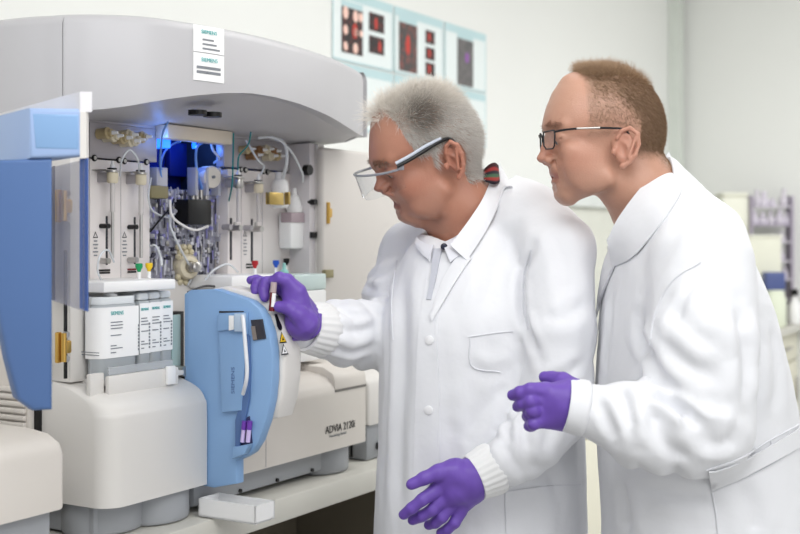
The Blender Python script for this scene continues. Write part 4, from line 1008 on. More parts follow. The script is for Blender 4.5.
def head_volume(F, neck, jowl=0.0, h=.0018, ear_x=-.02, ear_z=-.004, dn=0.0, dm=0.0, tall=0.0, ew=1.0):
    """neck: list of (world point, radius) going down from the skull; dn / dm move nose and mouth a little up"""
    nl = F.to_local([p for p, r in neck])
    lo = np.minimum([-.125, -.105, -.14], nl.min(0) - .15); hi = np.maximum([.135, .105, .165], nl.max(0) + .09)
    V = Vol(lo, hi, h)
    V.ell((-.006, 0, .046 + tall / 2), (.092, .0735, .086 + tall / 2), .01)   # skull
    V.ell((.026, 0, .052 + tall / 2), (.062, .060, .060 + tall / 2), .02)     # forehead
    V.ell((-.036, 0, .022), (.058, .061, .062), .02)                    # back of the head
    V.ell((.030, 0, -.018), (.048, .055, .060), .02)                   # face
    for sd in (1, -1):
        V.cone((-.002, .050 * sd, -.048), (.058, .016 * sd, -.078), .014, .014, .016)   # jaw
        V.ell((.050, .044 * sd, -.010), (.021, .018, .018), .014)       # cheekbone
        V.ell((.032, .044 * sd, -.038), (.032, .014, .030), .022)       # cheek
        V.cone((.074, .012 * sd, .033), (.062, .045 * sd, .032), .0095, .0085, .010)   # brow
    V.ell((.060, 0, -.081), (.017, .020, .0135), .012)                  # chin
    V.ell((.052, 0, -.046 + dm), (.024, .032, .028), .022)              # muzzle
    for sd in (1, -1):
        V.ell((.081, .034 * sd, .011), (.0155, .0165, .012), .007, 'sub')  # eye socket
        V.ell((.0640, .033 * sd, .0115), (.0145, .0155, .0122), .004)      # lids over the eyeball
        V.cone((.0790, .020 * sd, .0085), (.0690, .047 * sd, .0095), .0011, .0011, .0025, 'sub')  # lid line
    V.cone((.0760, 0, .024), (.0895, 0, -.010 + dn), .0062, .0085, .009)   # nose bridge
    V.ell((.0925, 0, -.0145 + dn), (.0110, .0105, .0088), .006)
    for sd in (1, -1): V.ell((.0810, .0120 * sd, -.0185 + dn), (.0120, .0075, .0078), .005)    # nostril wing
    V.ell((.0720, 0, -.0400 + dm), (.0095, .021, .0070), .006)          # upper lip
    V.ell((.0715, 0, -.0545 + dm), (.0092, .0185, .0068), .005)         # lower lip
    V.cone((.0830, 0, -.0475 + dm), (.0540, .027, -.0465 + dm), .0022, .0018, .0020, 'sub'); V.cone((.0830, 0, -.0475 + dm), (.0540, -.027, -.0465 + dm), .0022, .0018, .0020, 'sub')
    for sd in (1, -1):
        V.cone((.0770, .0165 * sd, -.0215 + dn), (.0590, .0330 * sd, -.0480 + dm), .0028, .0018, .006, 'sub')     # smile fold
        V.cone((.0640, .0200 * sd, .0005), (.0560, .0440 * sd, .0010), .0022, .0014, .006, 'sub')   # under the eye
    V.ell((.0800, 0, -.0660 + dm * .5), (.0085, .018, .0055), .007, 'sub')
    if jowl:
        V.cone((.048, 0, -.084), (.008, 0, -.104), .018, .030, .016)
        for sd in (1, -1): V.ell((.022, .040 * sd, -.066), (.030, .016, .024), .016)
    # neck
    prev = (np.array([-.024, 0, -.03]), .047); pts = [prev] + [(p, r / F.sc) for p, r in zip(nl, [r for _, r in neck])]
    for a, b in zip(pts[:-1], pts[1:]): V.cone(a[0], b[0], a[1], b[1], .020)
    # ears
    for sd in (1, -1):
        ex, ez = ear_x, ear_z; y0 = .0715 * sd
        rt = Matrix.Rotation(-.28, 3, 'Y') @ Matrix.Rotation(.42 * sd, 3, 'Z')
        V.ell((ex - .006, y0 + .004 * sd, ez + .004), (.0185 * ew, .0075, .030), .004, rot=rt)
        V.ell((ex - .001, y0 + .0125 * sd, ez + .001), (.0075 * ew, .0085, .0150), .003, 'sub', rot=rt)
        V.ell((ex - .006, y0 + .0130 * sd, ez + .017), (.0080 * ew, .005, .007), .003, 'sub', rot=rt)
        rim = [(.010, .018), (.004, .030), (-.008, .0345), (-.020, .026), (-.023, .010), (-.018, -.008), (-.009, -.020), (-.001, -.026)]
        P = [np.array([ex - .003 + x * ew, y0 + (.006 + .012 * min(1, max(0, (.012 - x) / .03))) * sd, ez + z]) for x, z in rim]
        V.chain(P, [.0030, .0034, .0035, .0035, .0033, .0032, .0038, .0052], .0025)
        V.cone(P[4] + [.006, 0, .01], P[5] + [.010, 0, -.004], .0026, .0028, .0025)
        V.ell((ex + .0095, y0 + .004 * sd, ez - .003), (.0045, .0045, .0070), .003)   # tragus
    return V

def profile_fit(v, target):
    """returns a mapping that makes the face's side outline follow the given (x, z) outline"""
    T = np.array(sorted([(z, x) for x, z in target])); zs = np.arange(-.092, .125, .002); m = np.abs(v[:, 1]) < .006
    act = np.array([v[m & (np.abs(v[:, 2] - z) < .0022), 0].max() for z in zs]); want = np.interp(zs, T[:, 0], T[:, 1]); dx = want - act
    ker = np.hanning(5); ker /= ker.sum(); dx = np.convolve(np.pad(dx, 2, 'edge'), ker, 'valid')
    k2 = np.hanning(25); k2 /= k2.sum(); ds = np.convolve(np.pad(dx, 12, 'edge'), k2, 'valid')
    def f(P):
        P = np.array(P, float); wx = np.clip((P[:, 0] - .005) / .055, 0, 1); wx = wx * wx * (3 - 2 * wx); wy = np.exp(-(P[:, 1] / .022) ** 2)
        fade = np.clip((P[:, 2] + .115) / .02, 0, 1)
        P[:, 0] += wx * fade * (wy * np.interp(P[:, 2], zs, dx) + (1 - wy) * np.interp(P[:, 2], zs, ds)); return P
    f.report = list(zip(zs[::4].round(3), act[::4].round(4), want[::4].round(4)))
    return f

def skin_tone(P, base, red, pale, lip, scalp=None, shave=.3):
    """natural flush of cheeks, nose, ears and lips (pigment that moves with the face)"""
    n = len(P); c = np.tile(np.array(S(*base)[:3]), (n, 1))
    def blend(w, rgb): 
        nonlocal c; w = np.clip(w, 0, 1)[:, None]; c = c * (1 - w) + np.array(S(*rgb)[:3]) * w
    g = lambda x, y, z, r: np.exp(-(((P[:, 0] - x) ** 2 + (np.abs(P[:, 1]) - y) ** 2 + (P[:, 2] - z) ** 2) / r ** 2))
    blend(.28 * g(.055, .05, -.025, .04), red); blend(.45 * g(.102, 0, -.016, .022), red)
    blend(.3 * np.clip((np.abs(P[:, 1]) - .070) / .008, 0, 1) * (np.abs(P[:, 2]) < .05), red)
    blend(.9 * np.exp(-((P[:, 2] + .050) / .0080) ** 2) * np.clip((P[:, 0] - .066) / .008, 0, 1) * (np.abs(P[:, 1]) < .025), lip)
    blend(.35 * g(.05, .02, .09, .05), pale)
    blend(.07 * wob(P, (14, 14, 14), 5) + .03, red); blend(.10 * wob(P, (60, 60, 60), 6), red); blend(.10 * wob(P, (90, 90, 90), 7), pale)
    if shave: blend(shave * np.clip((-.030 - P[:, 2]) / .015, 0, 1) * np.clip((P[:, 0] + .0) / .02, 0, 1) * (P[:, 2] > -.12) * (.7 + .4 * np.random.default_rng(2).random(n)), (150, 118, 104))
    if scalp is not None: blend(scalp[0], scalp[1])
    return np.clip(c, 0, 1)

def strands(name, roots, dirs, lens, cols, rad, parent, material, grav=.3, curl=.25, seed=0, seg=4):
    """one mesh of tapered three-sided hairs"""
    g = np.random.default_rng(seed); N = len(roots); k = 3
    d = dirs / np.linalg.norm(dirs, axis=1, keepdims=True); pos = roots.copy(); rings = []
    bend = g.normal(size=(N, 3)) * curl
    for s_ in range(seg + 1):
        t = s_ / seg
        e = np.cross(d, [.31, .52, .79]); e /= np.maximum(np.linalg.norm(e, axis=1, keepdims=True), 1e-9); f = np.cross(d, e)
        r = (rad * (1 - .75 * t))[:, None]
        rings.append(np.stack([pos + r * (e * math.cos(2.0944 * j) + f * math.sin(2.0944 * j)) for j in range(k)], 1))
        if s_ < seg:
            d = d + bend / seg + np.array([0, 0, -grav / seg]); d /= np.linalg.norm(d, axis=1, keepdims=True); pos = pos + d * (lens / seg)[:, None]
    V = np.stack(rings, 1).reshape(-1, 3)                                 # N, seg+1, k
    base = (np.arange(N) * (seg + 1) * k)[:, None]; F = []
    for s_ in range(seg):
        for j in range(k):
            a = s_ * k + j; b = s_ * k + (j + 1) % k; F.append(np.concatenate([base + a, base + b, base + b + k, base + a + k], 1))
    F = np.stack(F, 1).reshape(-1, 4)
    me = bpy.data.meshes.new(name); me.vertices.add(len(V)); me.vertices.foreach_set('co', V.astype(np.float32).ravel())
    me.loops.add(F.size); me.loops.foreach_set('vertex_index', F.astype(np.int32).ravel()); me.polygons.add(len(F))
    me.polygons.foreach_set('loop_start', np.arange(0, F.size, 4, dtype=np.int32)); me.update(calc_edges=True)
    tone = np.repeat(cols, (seg + 1) * k, axis=0)
    at_ = me.color_attributes.new('tone', 'FLOAT_COLOR', 'POINT'); at_.data.foreach_set('color', np.concatenate([tone, np.ones((len(V), 1))], 1).astype(np.float32).ravel())
    return _fin(name, me, material, parent)

def sample(V, Q, wfun, n, seed):
    """random surface points weighted by area and by wfun(point)"""
    g = np.random.default_rng(seed); a = np.linalg.norm(np.cross(V[Q[:, 2]] - V[Q[:, 0]], V[Q[:, 3]] - V[Q[:, 1]]), axis=1); c = V[Q].mean(1)
    w = a * np.clip(wfun(c), 0, None); w /= w.sum(); i = g.choice(len(Q), n, p=w)
    u, v = g.random((2, n, 1)); q = V[Q[i]]
    P = (q[:, 0] * (1 - u) + q[:, 1] * u) * (1 - v) + (q[:, 3] * (1 - u) + q[:, 2] * u) * v
    nn = np.cross(q[:, 2] - q[:, 0], q[:, 3] - q[:, 1]); return P, nn / np.maximum(np.linalg.norm(nn, axis=1, keepdims=True), 1e-12)

def eyes(F, iris, parent, fit):
    for sd in (1, -1):
        c = F.w(*fit([[.0650, .0325 * sd, .0105]])[0]); e = MB().ball((0, 0, 0), .0116 * F.sc, n=14).build('eye', mat('eye_white', (206, 198, 190), .15), parent, None); e.location = c
        d = (F.f * .85 - F.u * .45 - F.l * .0).normalized(); mb = MB(); mb.lathe(d * .0108 * F.sc, d, [(0, .0055 * F.sc), (.0015 * F.sc, .0045 * F.sc), (.0018 * F.sc, .0001)], 18); mb.build('iris', mat(*iris), e, None)

# ---------------------------------------------------------------- laying pieces onto a garment
class Skin:
    def __init__(s, V, Q): s.t = BVHTree.FromPolygons(V.tolist(), Q.tolist())
    def hit(s, px, py, Y=None):
        o = Vector((0, 0, CAM_Z)); d = at(px, py, 1.0) - o; h = s.t.ray_cast(o, d.normalized())
        return (h[0], h[1]) if h[0] is not None else (None, None)
    def on(s, px, py, off=.003):
        p, n = s.hit(px, py)
        if p is None:
            o = Vector((0, 0, CAM_Z)); d = (at(px, py, 1.0) - o).normalized(); q = o + d * 2.0; p, n, _, _ = s.t.find_nearest(q)
        if n.dot(p - Vector((0, 0, CAM_Z))) > 0: n = -n
        return p + n * off
def sculpt(V, Q, folds):
    """press folds into a garment along marks on it: (marks, width, depth); a negative depth raises a ridge"""
    sk = Skin(V, Q); n = normals(V, Q)
    if ((V - V.mean(0)) * n).sum() < 0: n = -n
    d = np.zeros(len(V))
    for P, w, dep in folds:
        pts = [sk.hit(p.x, p.y)[0] for p in crom([Vector((x, y, 0)) for x, y in P], 7)]; pts = [np.array(p) for p in pts if p is not None]
        if len(pts) < 2: continue
        A = np.array(pts); keep = np.all((V > A.min(0) - w * 4) & (V < A.max(0) + w * 4), axis=1); idx = np.where(keep)[0]
        if len(idx) == 0: continue
        X = V[idx]; best = np.full(len(X), 9.0); tt = np.zeros(len(X))
        for i in range(len(A) - 1):
            u = A[i + 1] - A[i]; t = np.clip((X - A[i]) @ u / max(u @ u, 1e-9), 0, 1); dd = np.linalg.norm(X - A[i] - t[:, None] * u, axis=1); m = dd < best; best[m] = dd[m]; tt[m] = (i + t[m]) / (len(A) - 1)
        env = np.clip(tt / .2, .25, 1) * np.clip((1 - tt) / .2, .25, 1)
        d[idx] += env * (-dep * np.exp(-(best / w) ** 2) + .45 * dep * np.exp(-((best - 2.0 * w) / w) ** 2))
    return V + n * d[:, None]
def patch(name, A, B, nu, nv, skin, off, thick, m, parent, bulge=0.0):
    """cloth piece between two outlines A and B (photo marks on the garment), laid on it with its own thickness"""
    def res(P, n):
        P = [Vector((p[0], p[1], 0)) for p in P]; C = crom(P, 8) if len(P) > 2 else [P[0].lerp(P[1], k / 16) for k in range(17)]
        L_ = [0]
        for i in range(1, len(C)): L_.append(L_[-1] + (C[i] - C[i - 1]).length)
        out = []
        for k in range(n):
            t = L_[-1] * k / (n - 1); i = min(max(np.searchsorted(L_, t) - 1, 0), len(C) - 2); out.append(C[i].lerp(C[i + 1], (t - L_[i]) / max(L_[i + 1] - L_[i], 1e-6)))
        return out
    a, b = res(A, nu), res(B, nu); rows = []
    for j in range(nv):
        t = j / (nv - 1); rows.append([skin.on(*(a[i].lerp(b[i], t)).xy, off + bulge * math.sin(math.pi * t)) for i in range(nu)])
    # even out depth jumps
    for _ in range(2):
        rows = [[(rows[j][i] * 2 + rows[max(j - 1, 0)][i] * .5 + rows[min(j + 1, nv - 1)][i] * .5 + rows[j][max(i - 1, 0)] * .5 + rows[j][min(i + 1, nu - 1)] * .5) / 4 if 0 < i < nu - 1 else rows[j][i] for i in range(nu)] for j in range(nv)]
    return MB().grid(rows, thick).build(name, m, parent, 60)
def band(name, inner, outer, nu, nv, thick, m, parent, bulge):
    """turned-down collar: from an edge in space to an edge lying on the garment"""
    def res(P, n):
        C = crom(P, 10); L_ = [0]
        for i in range(1, len(C)): L_.append(L_[-1] + (C[i] - C[i - 1]).length)
        out = []
        for k in range(n):
            t = L_[-1] * k / (n - 1); i = min(max(int(np.searchsorted(L_, t)) - 1, 0), len(C) - 2); out.append(C[i].lerp(C[i + 1], (t - L_[i]) / max(L_[i + 1] - L_[i], 1e-6)))
        return out
    a, c = res(inner, nu), res(outer, nu); eye_ = Vector((0, 0, CAM_Z)); rows = []
    for j in range(nv):
        t = j / (nv - 1); rows.append([a[i].lerp(c[i], t) + (eye_ - a[i]).normalized() * bulge * math.sin(math.pi * t) for i in range(nu)])
    return MB().grid(rows, thick).build(name, m, parent, 60)
def seam(name, P, skin, r, m, parent, off=.001):
    pts = [skin.on(p.x, p.y, off) for p in crom([Vector((x, y, 0)) for x, y in P], 6)]
    return MB().tube(pts, r, 6, smooth=False).build(name, m, parent, None)
# ================================================================== materials for people
skin_m = attr_mat('skin', .40, sss=.05, spec=.45, bump=.35, bscale=500)
hair_m = attr_mat('hair_strands', .5, spec=.3)
coat_m = mat('white_lab_coat_cotton', (230, 231, 235), .85, var=.006, nscale=12, bump=.55, bscale=42, sheen=.1, spec=.2)
cuff_m = mat('white_ribbed_cuff', (234, 234, 234), .9, var=.01, spec=.2)
shirt_m = mat('pale_shirt_cotton', (226, 227, 234), .8, var=.01, spec=.2)
glove_m = mat('violet_nitrile', (108, 78, 172), .42, var=.06, nscale=40, spec=.45)
trouser_m = mat('dark_trousers', (52, 56, 70), .85, var=.05); shoe_m = mat('dark_shoe_leather', (38, 34, 32), .45)
button_m = mat('navy_button', (24, 28, 52), .35)
seam_m = mat('white_stitching', (222, 223, 228), .9)

def legs(root, hips, feet, face):
    """trousers and shoes below the coat hem"""
    for k, (hp, ft) in enumerate(zip(hips, feet)):
        b = Vector(root.location); h_ = Vector(hp) - b; f_ = Vector(ft) - b; kn = h_.lerp(f_, .5) + Vector(face) * .02
        MB().tube([h_, h_.lerp(kn, .5), kn, kn.lerp(f_, .5), f_ + Vector((0, 0, .075))], [.085 - .0015 * i for i in range(25)], 20).build('trouser_leg', trouser_m, root, 60)
        mb = MB(); fx = Vector(face).normalized(); sx = Vector((-fx.y, fx.x, 0)); prof = [(-.09, .030, .075), (-.07, .042, .085), (.0, .044, .09), (.06, .046, .07), (.12, .048, .05), (.17, .042, .042), (.195, .025, .03)]
        rows = []
        for t, w, hgt in prof:
            c = f_ + fx * t; rows.append([c + sx * (w * math.cos(a)) + Vector((0, 0, .001 + hgt * max(0, math.sin(a)) ** .7)) for a in [math.pi * i / 10 for i in range(11)]])
        mb.grid(rows, .0); 
        for r_ in (rows[0], rows[-1]): o = len(mb.v); mb.v += [tuple(p) for p in r_]; mb.f.append(tuple(range(o, o + 11)))
        for i in range(len(rows) - 1): o = len(mb.v); mb.v += [tuple(rows[i][0]), tuple(rows[i][-1]), tuple(rows[i + 1][-1]), tuple(rows[i + 1][0])]; mb.f.append((o, o + 1, o + 2, o + 3))
        mb.build('shoe', shoe_m, root, 60)

def glove(name, parent, parts, base, h=.0016, k=.005, lo_pad=.03, sub=()):
    """parts: lists of (points, radii) in the world; a hand with separate fingers"""
    P = np.array([p for pts, rs, *_ in parts for p in pts], float); V = Vol(P.min(0) - lo_pad, P.max(0) + lo_pad, h)
    for pts, rs, *kk in parts: V.chain([np.array(p) for p in pts], rs, kk[0] if kk else k)
    v, q = V.mesh(); v = smooth(v, q, 1); n = normals(v, q)
    v = v + n * (wob(v, (22, 22, 22), 9) * .0005)[:, None]
    return body_mesh(name, v, q, glove_m, parent, None, base)

# ---- cuffs
def cuff(p, q, r1, r2, base, R, rib=1.0, m=None, name='cuff'):
    p, q = Vector(p), Vector(q); ax = (q - p).normalized(); e = ax.orthogonal().normalized(); g_ = ax.cross(e); n_ = 96; vs = []; fs = []
    L_ = (q - p).length; pr = [(0, .94), (.05, 1.0), (.3, 1.03), (.6, 1.0), (.9, .98), (1.0, .96), (1.0, .86), (.5, .86)]
    for t, m_ in pr:
        for i in range(n_):
            a = 2 * math.pi * i / n_; rad = (r1 + (r2 - r1) * t) * m_ * (1 + rib * (.022 if i % 4 < 2 else -.012) * (1 if m_ > .9 else 0)); vs.append(p + ax * (L_ * t) + (e * math.cos(a) + g_ * math.sin(a)) * rad - base)
    for k_ in range(len(pr) - 1): fs += [(k_ * n_ + i, k_ * n_ + (i + 1) % n_, (k_ + 1) * n_ + (i + 1) % n_, (k_ + 1) * n_ + i) for i in range(n_)]
    return MB().raw(vs, fs).build(name, m or cuff_m, R, 60)

# ================================================================== the grey-haired person, bending to the analyzer
def grey_person():
    base = Vector((at(480, 0, 2.10).x, 2.10, 0))
    R = thing('person', base, 0, 'grey-haired person in white lab coat and clear goggles, reaching a gloved hand to the analyzer', 'person')
    b = np.array(base)
    sc = 1.0; yaw, pitch = math.radians(9), math.radians(21)
    F = Frame((0, 0, 0), yaw, pitch, math.radians(-7), sc)
    ear = at(451, 163, 1.985); F.o = ear - F.l * .0755 * sc - F.f * (-.022) * sc - F.u * (-.006) * sc
    F = Frame(F.o, yaw, pitch, math.radians(-7), sc)
    neck = [(at(464, 208, 2.08), .060), (at(470, 230, 2.10), .068), (at(476, 262, 2.12), .078), (at(478, 330, 2.13), .10)]
    Vh = head_volume(F, neck, jowl=.006, ear_x=-.022, ear_z=-.006, dn=.004, dm=.002, tall=-.008, ew=.68)
    v, q = Vh.mesh(); v = smooth(v, q, 1)
    fit = profile_fit(v, [(.058, .120), (.0688, .1017), (.0788, .0782), (.0879, .0544), (.0932, .0382), (.0955, .0265), (.0915, .0152), (.0945, .0032), (.1016, -.0077), (.1039, -.0122), (.0991, -.0204), (.0904, -.0265), (.0836, -.0327), (.079, -.0424), (.0775, -.046), (.0819, -.0552), (.0795, -.0609), (.0810, -.0659), (.0815, -.0754), (.0726, -.0862), (.066, -.092)]); v = fit(v)
    def region(p):
        x, y, z = p[:, 0], np.abs(p[:, 1]), p[:, 2]
        hl = .092 + .035 * np.clip((.045 - y) / .04, 0, 1) * 0
        top = np.clip((z - (hl - .5 * np.clip(.040 - x, 0, .2))) / .01, 0, 1) * (x < .074)
        side = (x < .030 + .2 * np.clip(z - .04, -.05, .1)) * (z > .022 - 1.3 * np.clip(-.006 - x, 0, .06))
        back = (x < -.045) * (z > -.052)
        burn = (x < .004) * (x > -.014) * (z > -.006) * (z < .06)
        r = np.maximum.reduce([top * (1 - .6 * np.clip((x - .0) / .03, 0, 1)), side.astype(float), back.astype(float), burn * .8])
        ear = ((x + .028) ** 2 / .026 ** 2 + (z + .004) ** 2 / .036 ** 2 < 1) | (y > .082)
        return r * ~ear * (z > -.06)
    tone = skin_tone(v, (178, 126, 104), (170, 98, 80), (192, 146, 124), (146, 80, 72), (region(v) * .7, (184, 164, 150)))
    vw = F.to_world(v); body = body_mesh('body', vw, q, skin_m, R, tone, b)
    eyes(F, ('brown_grey_iris', (88, 78, 68), .2), body, fit)
    for e in body.children: e.location = Vector(e.location) - base
    P, N = sample(v, q, region, 26000, 3); g = np.random.default_rng(5)
    x, z = P[:, 0], P[:, 2]
    topw = np.clip((z - .070) / .035, 0, 1); front = np.clip((x - .02) / .05, 0, 1)
    comb = np.stack([-.55 + .75 * front + 0 * x, np.sign(P[:, 1]) * .2 + 0 * x, -.6 * (1 - topw) + .25 * topw], 1)
    D = N * (.35 + .25 * topw[:, None]) + comb * .9 + g.normal(size=P.shape) * (.18 + .22 * topw[:, None])
    Ls = (.013 + .011 * topw + .008 * front * topw) * g.uniform(.5, 1.3, len(P))
    temple = np.clip(1.5 * np.exp(-(((x + .004) / .028) ** 2 + ((z - .082) / .024) ** 2)), 0, 1)
    mix = g.random(len(P))[:, None]; t_ = (temple * .75)[:, None] * (g.random(len(P))[:, None] < .88)
    light = np.array(S(250, 247, 242)[:3]); mid = np.array(S(206, 201, 194)[:3]); dark = np.array(S(104, 92, 80)[:3]); warm = np.array(S(252, 244, 232)[:3])
    C = light * mix + mid * (1 - mix); C = C * (1 - .55 * topw[:, None]) + warm * (.55 * topw[:, None]); C = C * (1 - t_) + dark * t_
    ds = (D @ F.R) ; pr = F.to_world(P)
    hair = strands('hair', pr - b, ds, Ls * sc, C, np.full(len(P), .00030), R, hair_m, .3, .3, 4); hair['kind'] = 'stuff'
    def brow(p): return np.exp(-(((p[:, 2] - (.032 - .06 * np.abs(np.abs(p[:, 1]) - .03))) / .0045) ** 2)) * (p[:, 0] > .06) * (np.abs(p[:, 1]) > .012) * (np.abs(p[:, 1]) < .05)
    P, N = sample(v, q, brow, 260, 8); D = N * .5 + np.stack([0 * P[:, 0] - .3, np.sign(P[:, 1]) * .9, 0 * P[:, 0] + .05], 1)
    for m_ in (P[:, 1] > 0, P[:, 1] < 0): strands('eyebrow', F.to_world(P[m_]) - b, D[m_] @ F.R, np.full(m_.sum(), .011), np.tile(np.array(S(150, 130, 114)[:3]), (m_.sum(), 1)), np.full(m_.sum(), .0004), R, hair_m, .1, .2, 2)
    # ---- coat
    Y0 = 2.10
    def sec(y, l, r, ry, Yc=Y0): A, B = at(l, y, Yc), at(r, y, Yc); return (A.z, (A.x + B.x) / 2, Yc, (B.x - A.x) / 2, ry)
    secs = [sec(214, 440, 520, .075, 2.10), sec(236, 418, 545, .115, 2.11), sec(266, 398, 566, .145, 2.11), sec(310, 384, 576, .165), sec(370, 380, 580, .165), sec(440, 379, 584, .165), sec(534, 374, 588, .17), sec(640, 371, 592, .175), sec(720, 370, 594, .18)]
    zb = at(0, 715, Y0).z
    C_ = Vol((-.20, 1.76, zb - .03), (.40, 2.42, at(0, 150, 2.1).z), .0052)
    C_.stack(secs, .03)
    neckb = at(478, 196, 2.12); shn, shf = at(559, 250, 1.98), at(412, 254, 2.27)
    C_.cone(at(486, 192, 2.12), at(526, 218, 2.045), .050, .062, .018); C_.cone(at(526, 218, 2.045), shn, .062, .062, .015); C_.cone(at(470, 222, 2.16), shf, .05, .060, .03)
    eln, wrn = at(556, 412, 1.925), at(486, 474, 1.895)
    C_.cone(shn, at(560, 330, 1.935), .059, .057, .010); C_.cone(at(560, 330, 1.935), eln, .057, .055, .007)
    C_.cone(eln, at(528, 447, 1.905), .056, .050, .007); C_.cone(at(528, 447, 1.905), wrn, .049, .036, .007)
    elf, wrf = at(402, 338, 2.19), at(309, 331, 2.035)
    C_.cone(shf, at(397, 296, 2.24), .058, .056, .02); C_.cone(at(397, 296, 2.24), elf, .056, .060, .02)
    C_.cone(elf, at(346, 332, 2.09), .064, .056, .02); C_.cone(at(346, 332, 2.09), wrf, .055, .040, .015)
    # open neck of the coat
    C_.cone(at(452, 200, 2.05), at(424, 262, 1.90), .050, .030, .02, 'sub'); C_.cone(at(470, 160, 2.10), at(466, 222, 2.09), .078, .074, .012, 'sub')
    C_.cone(at(600, 712, Y0), at(600, 714, Y0), .001, .001, 0)
    C_.cut_below(zb)
    v2, q2 = C_.mesh(); v2 = smooth(v2, q2, 2)
    n2 = normals(v2, q2); z2 = v2[:, 2]
    low = np.clip((1.30 - z2) / .35, 0, 1)
    arm = np.minimum(1, np.linalg.norm((v2 - np.array(eln)), axis=1) / .12)
    disp = crease(v2, (3.0, 3.0, .45), 21) * .006 * low * arm + crease(v2, (4.5, 4.5, 2.2), 22) * .0018 + wob(v2, (14, 14, 8), 23) * .0006
    disp += limb_wrinkle(v2, shn, eln, .052, .0022, 1.3, 31, .3, 1.05) + limb_wrinkle(v2, eln, wrn, .042, .0022, 2.0, 32, -.1, .95)
    disp += limb_wrinkle(v2, elf, wrf, .06, .0034, 2.2, 33, -.25, .9) + limb_wrinkle(v2, shf, elf, .07, .0035, 1.6, 34, .2, 1.1)
    v2 = v2 + n2 * disp[:, None]
    v2 = sculpt(v2, q2, [([(533, 246), (525, 272), (523, 300), (528, 330), (540, 360)], .009, .010), ([(522, 214), (503, 258), (480, 318)], .018, .004), ([(508, 202), (484, 258), (456, 318)], .018, -.003), ([(548, 226), (566, 262), (570, 300)], .014, .003),
        ([(480, 376), (471, 420), (468, 452)], .014, .005), ([(512, 382), (486, 408), (470, 440)], .012, .004), ([(401, 262), (403, 350), (399, 450), (397, 530)], .015, .007), ([(388, 268), (388, 350), (386, 450)], .010, .004), ([(450, 410), (456, 470), (452, 530)], .016, .005),
        ([(524, 402), (508, 426), (512, 448)], .007, .006), ([(546, 396), (526, 424), (528, 456)], .008, .006), ([(572, 392), (552, 424), (545, 452)], .009, .006), ([(584, 360), (566, 376), (540, 384)], .009, .005), ([(590, 300), (566, 316), (540, 318)], .011, .004),
        ([(346, 290), (361, 299), (379, 301)], .006, .010), ([(352, 277), (366, 287), (378, 288)], .006, .006), ([(330, 346), (352, 353), (374, 346)], .007, .006), ([(334, 326), (356, 332), (376, 326)], .008, .006), ([(340, 312), (356, 316), (372, 312)], .006, .004),
        ([(470, 350), (490, 362), (512, 352)], .012, -.003), ([(560, 500), (545, 470), (520, 466)], .012, .004)])
    # pull lines from the near shoulder across the chest
    coat = body_mesh('lab_coat', v2, q2, coat_m, R, None, b); sk = Skin(v2, q2)
    Rm = lambda o: o                                             # children of the coat are laid out in world marks
    def shift(o):
        o.data.transform(Matrix.Translation(-base)); return o
    # shirt inside the open neck
    Sv = Vol((-.10, 1.86, at(0, 330, 2.1).z), (.26, 2.28, at(0, 165, 2.1).z), .0042)
    Sv.cone(at(470, 254, 2.095), at(458, 300, 2.075), .062, .092, .02)
    v3, q3 = Sv.mesh(); v3 = smooth(v3, q3, 1); body_mesh('shirt', v3, q3, shirt_m, R, None, b); sk3 = Skin(np.concatenate([v3, v2]), np.concatenate([q3, q2 + len(v3)]))
    shift(patch('shirt_collar', [(444, 246), (456, 240), (468, 229), (476, 220)], [(451, 264), (461, 258), (472, 248), (481, 234)], 12, 6, sk3, .005, .003, shirt_m, R, .003))
    shift(patch('shirt_collar', [(419, 240), (427, 246), (435, 248)], [(420, 250), (427, 259), (432, 263)], 8, 5, sk3, .005, .003, shirt_m, R, .003))
    p = sk3.on(446, 251, .010); n = (Vector((0, 0, CAM_Z)) - p).normalized()
    shift(MB().lathe(p, n, [(0, .0058), (.002, .0058), (.003, .004)], 18).build('button', button_m, R))
    shift(patch('shirt_placket', [(434, 250), (431, 275), (427, 300)], [(443, 250), (438, 275), (432, 300)], 10, 4, sk3, .004, .002, mat('grey_striped_placket', (196, 198, 208), .8), R))
    # knitted striped collar at the nape
    mb = MB(); rows = []
    A = [(483.5, 171), (489, 165.5), (494, 163), (497.5, 165.5)]; B = [(484, 181), (490, 183), (495.5, 184), (499, 182)]
    pts = []
    cols_s = [(60, 30, 34), (150, 48, 48), (44, 42, 50), (70, 100, 76), (150, 54, 50), (40, 36, 44)]
    V0, Q0 = [], []
    rr_, cc_ = 13, 12
    for i in range(rr_):
        for j in range(cc_):
            t, s_ = i / (rr_ - 1), j / (cc_ - 1); a_ = crom([Vector((x, y, 0)) for x, y in A], 6); b_ = crom([Vector((x, y, 0)) for x, y in B], 6)
            u = s_ * (len(a_) - 1.001); k = int(u); pa = a_[k].lerp(a_[k + 1], u - k); pb_ = b_[k].lerp(b_[k + 1], u - k); p_ = pa.lerp(pb_, t)
            V0.append(np.array(at(p_.x, p_.y, 2.06 - .035 * math.sin(math.pi * (.2 + .6 * (1 - s_))) + .02 * (1 - t))))
    Q0 = [(i * cc_ + j, i * cc_ + j + 1, (i + 1) * cc_ + j + 1, (i + 1) * cc_ + j) for i in range(rr_ - 1) for j in range(cc_ - 1)]
    tn = np.array([S(*cols_s[min(5, int(i / rr_ * 6))])[:3] for i in range(rr_) for j in range(cc_)])
    kc = body_mesh('knitted_collar', np.array(V0), np.array(Q0), attr_mat('striped_knit', .9), R, tn, b)
    sd_ = kc.modifiers.new('thickness', 'SOLIDIFY'); sd_.thickness = .004; sd_.offset = 0
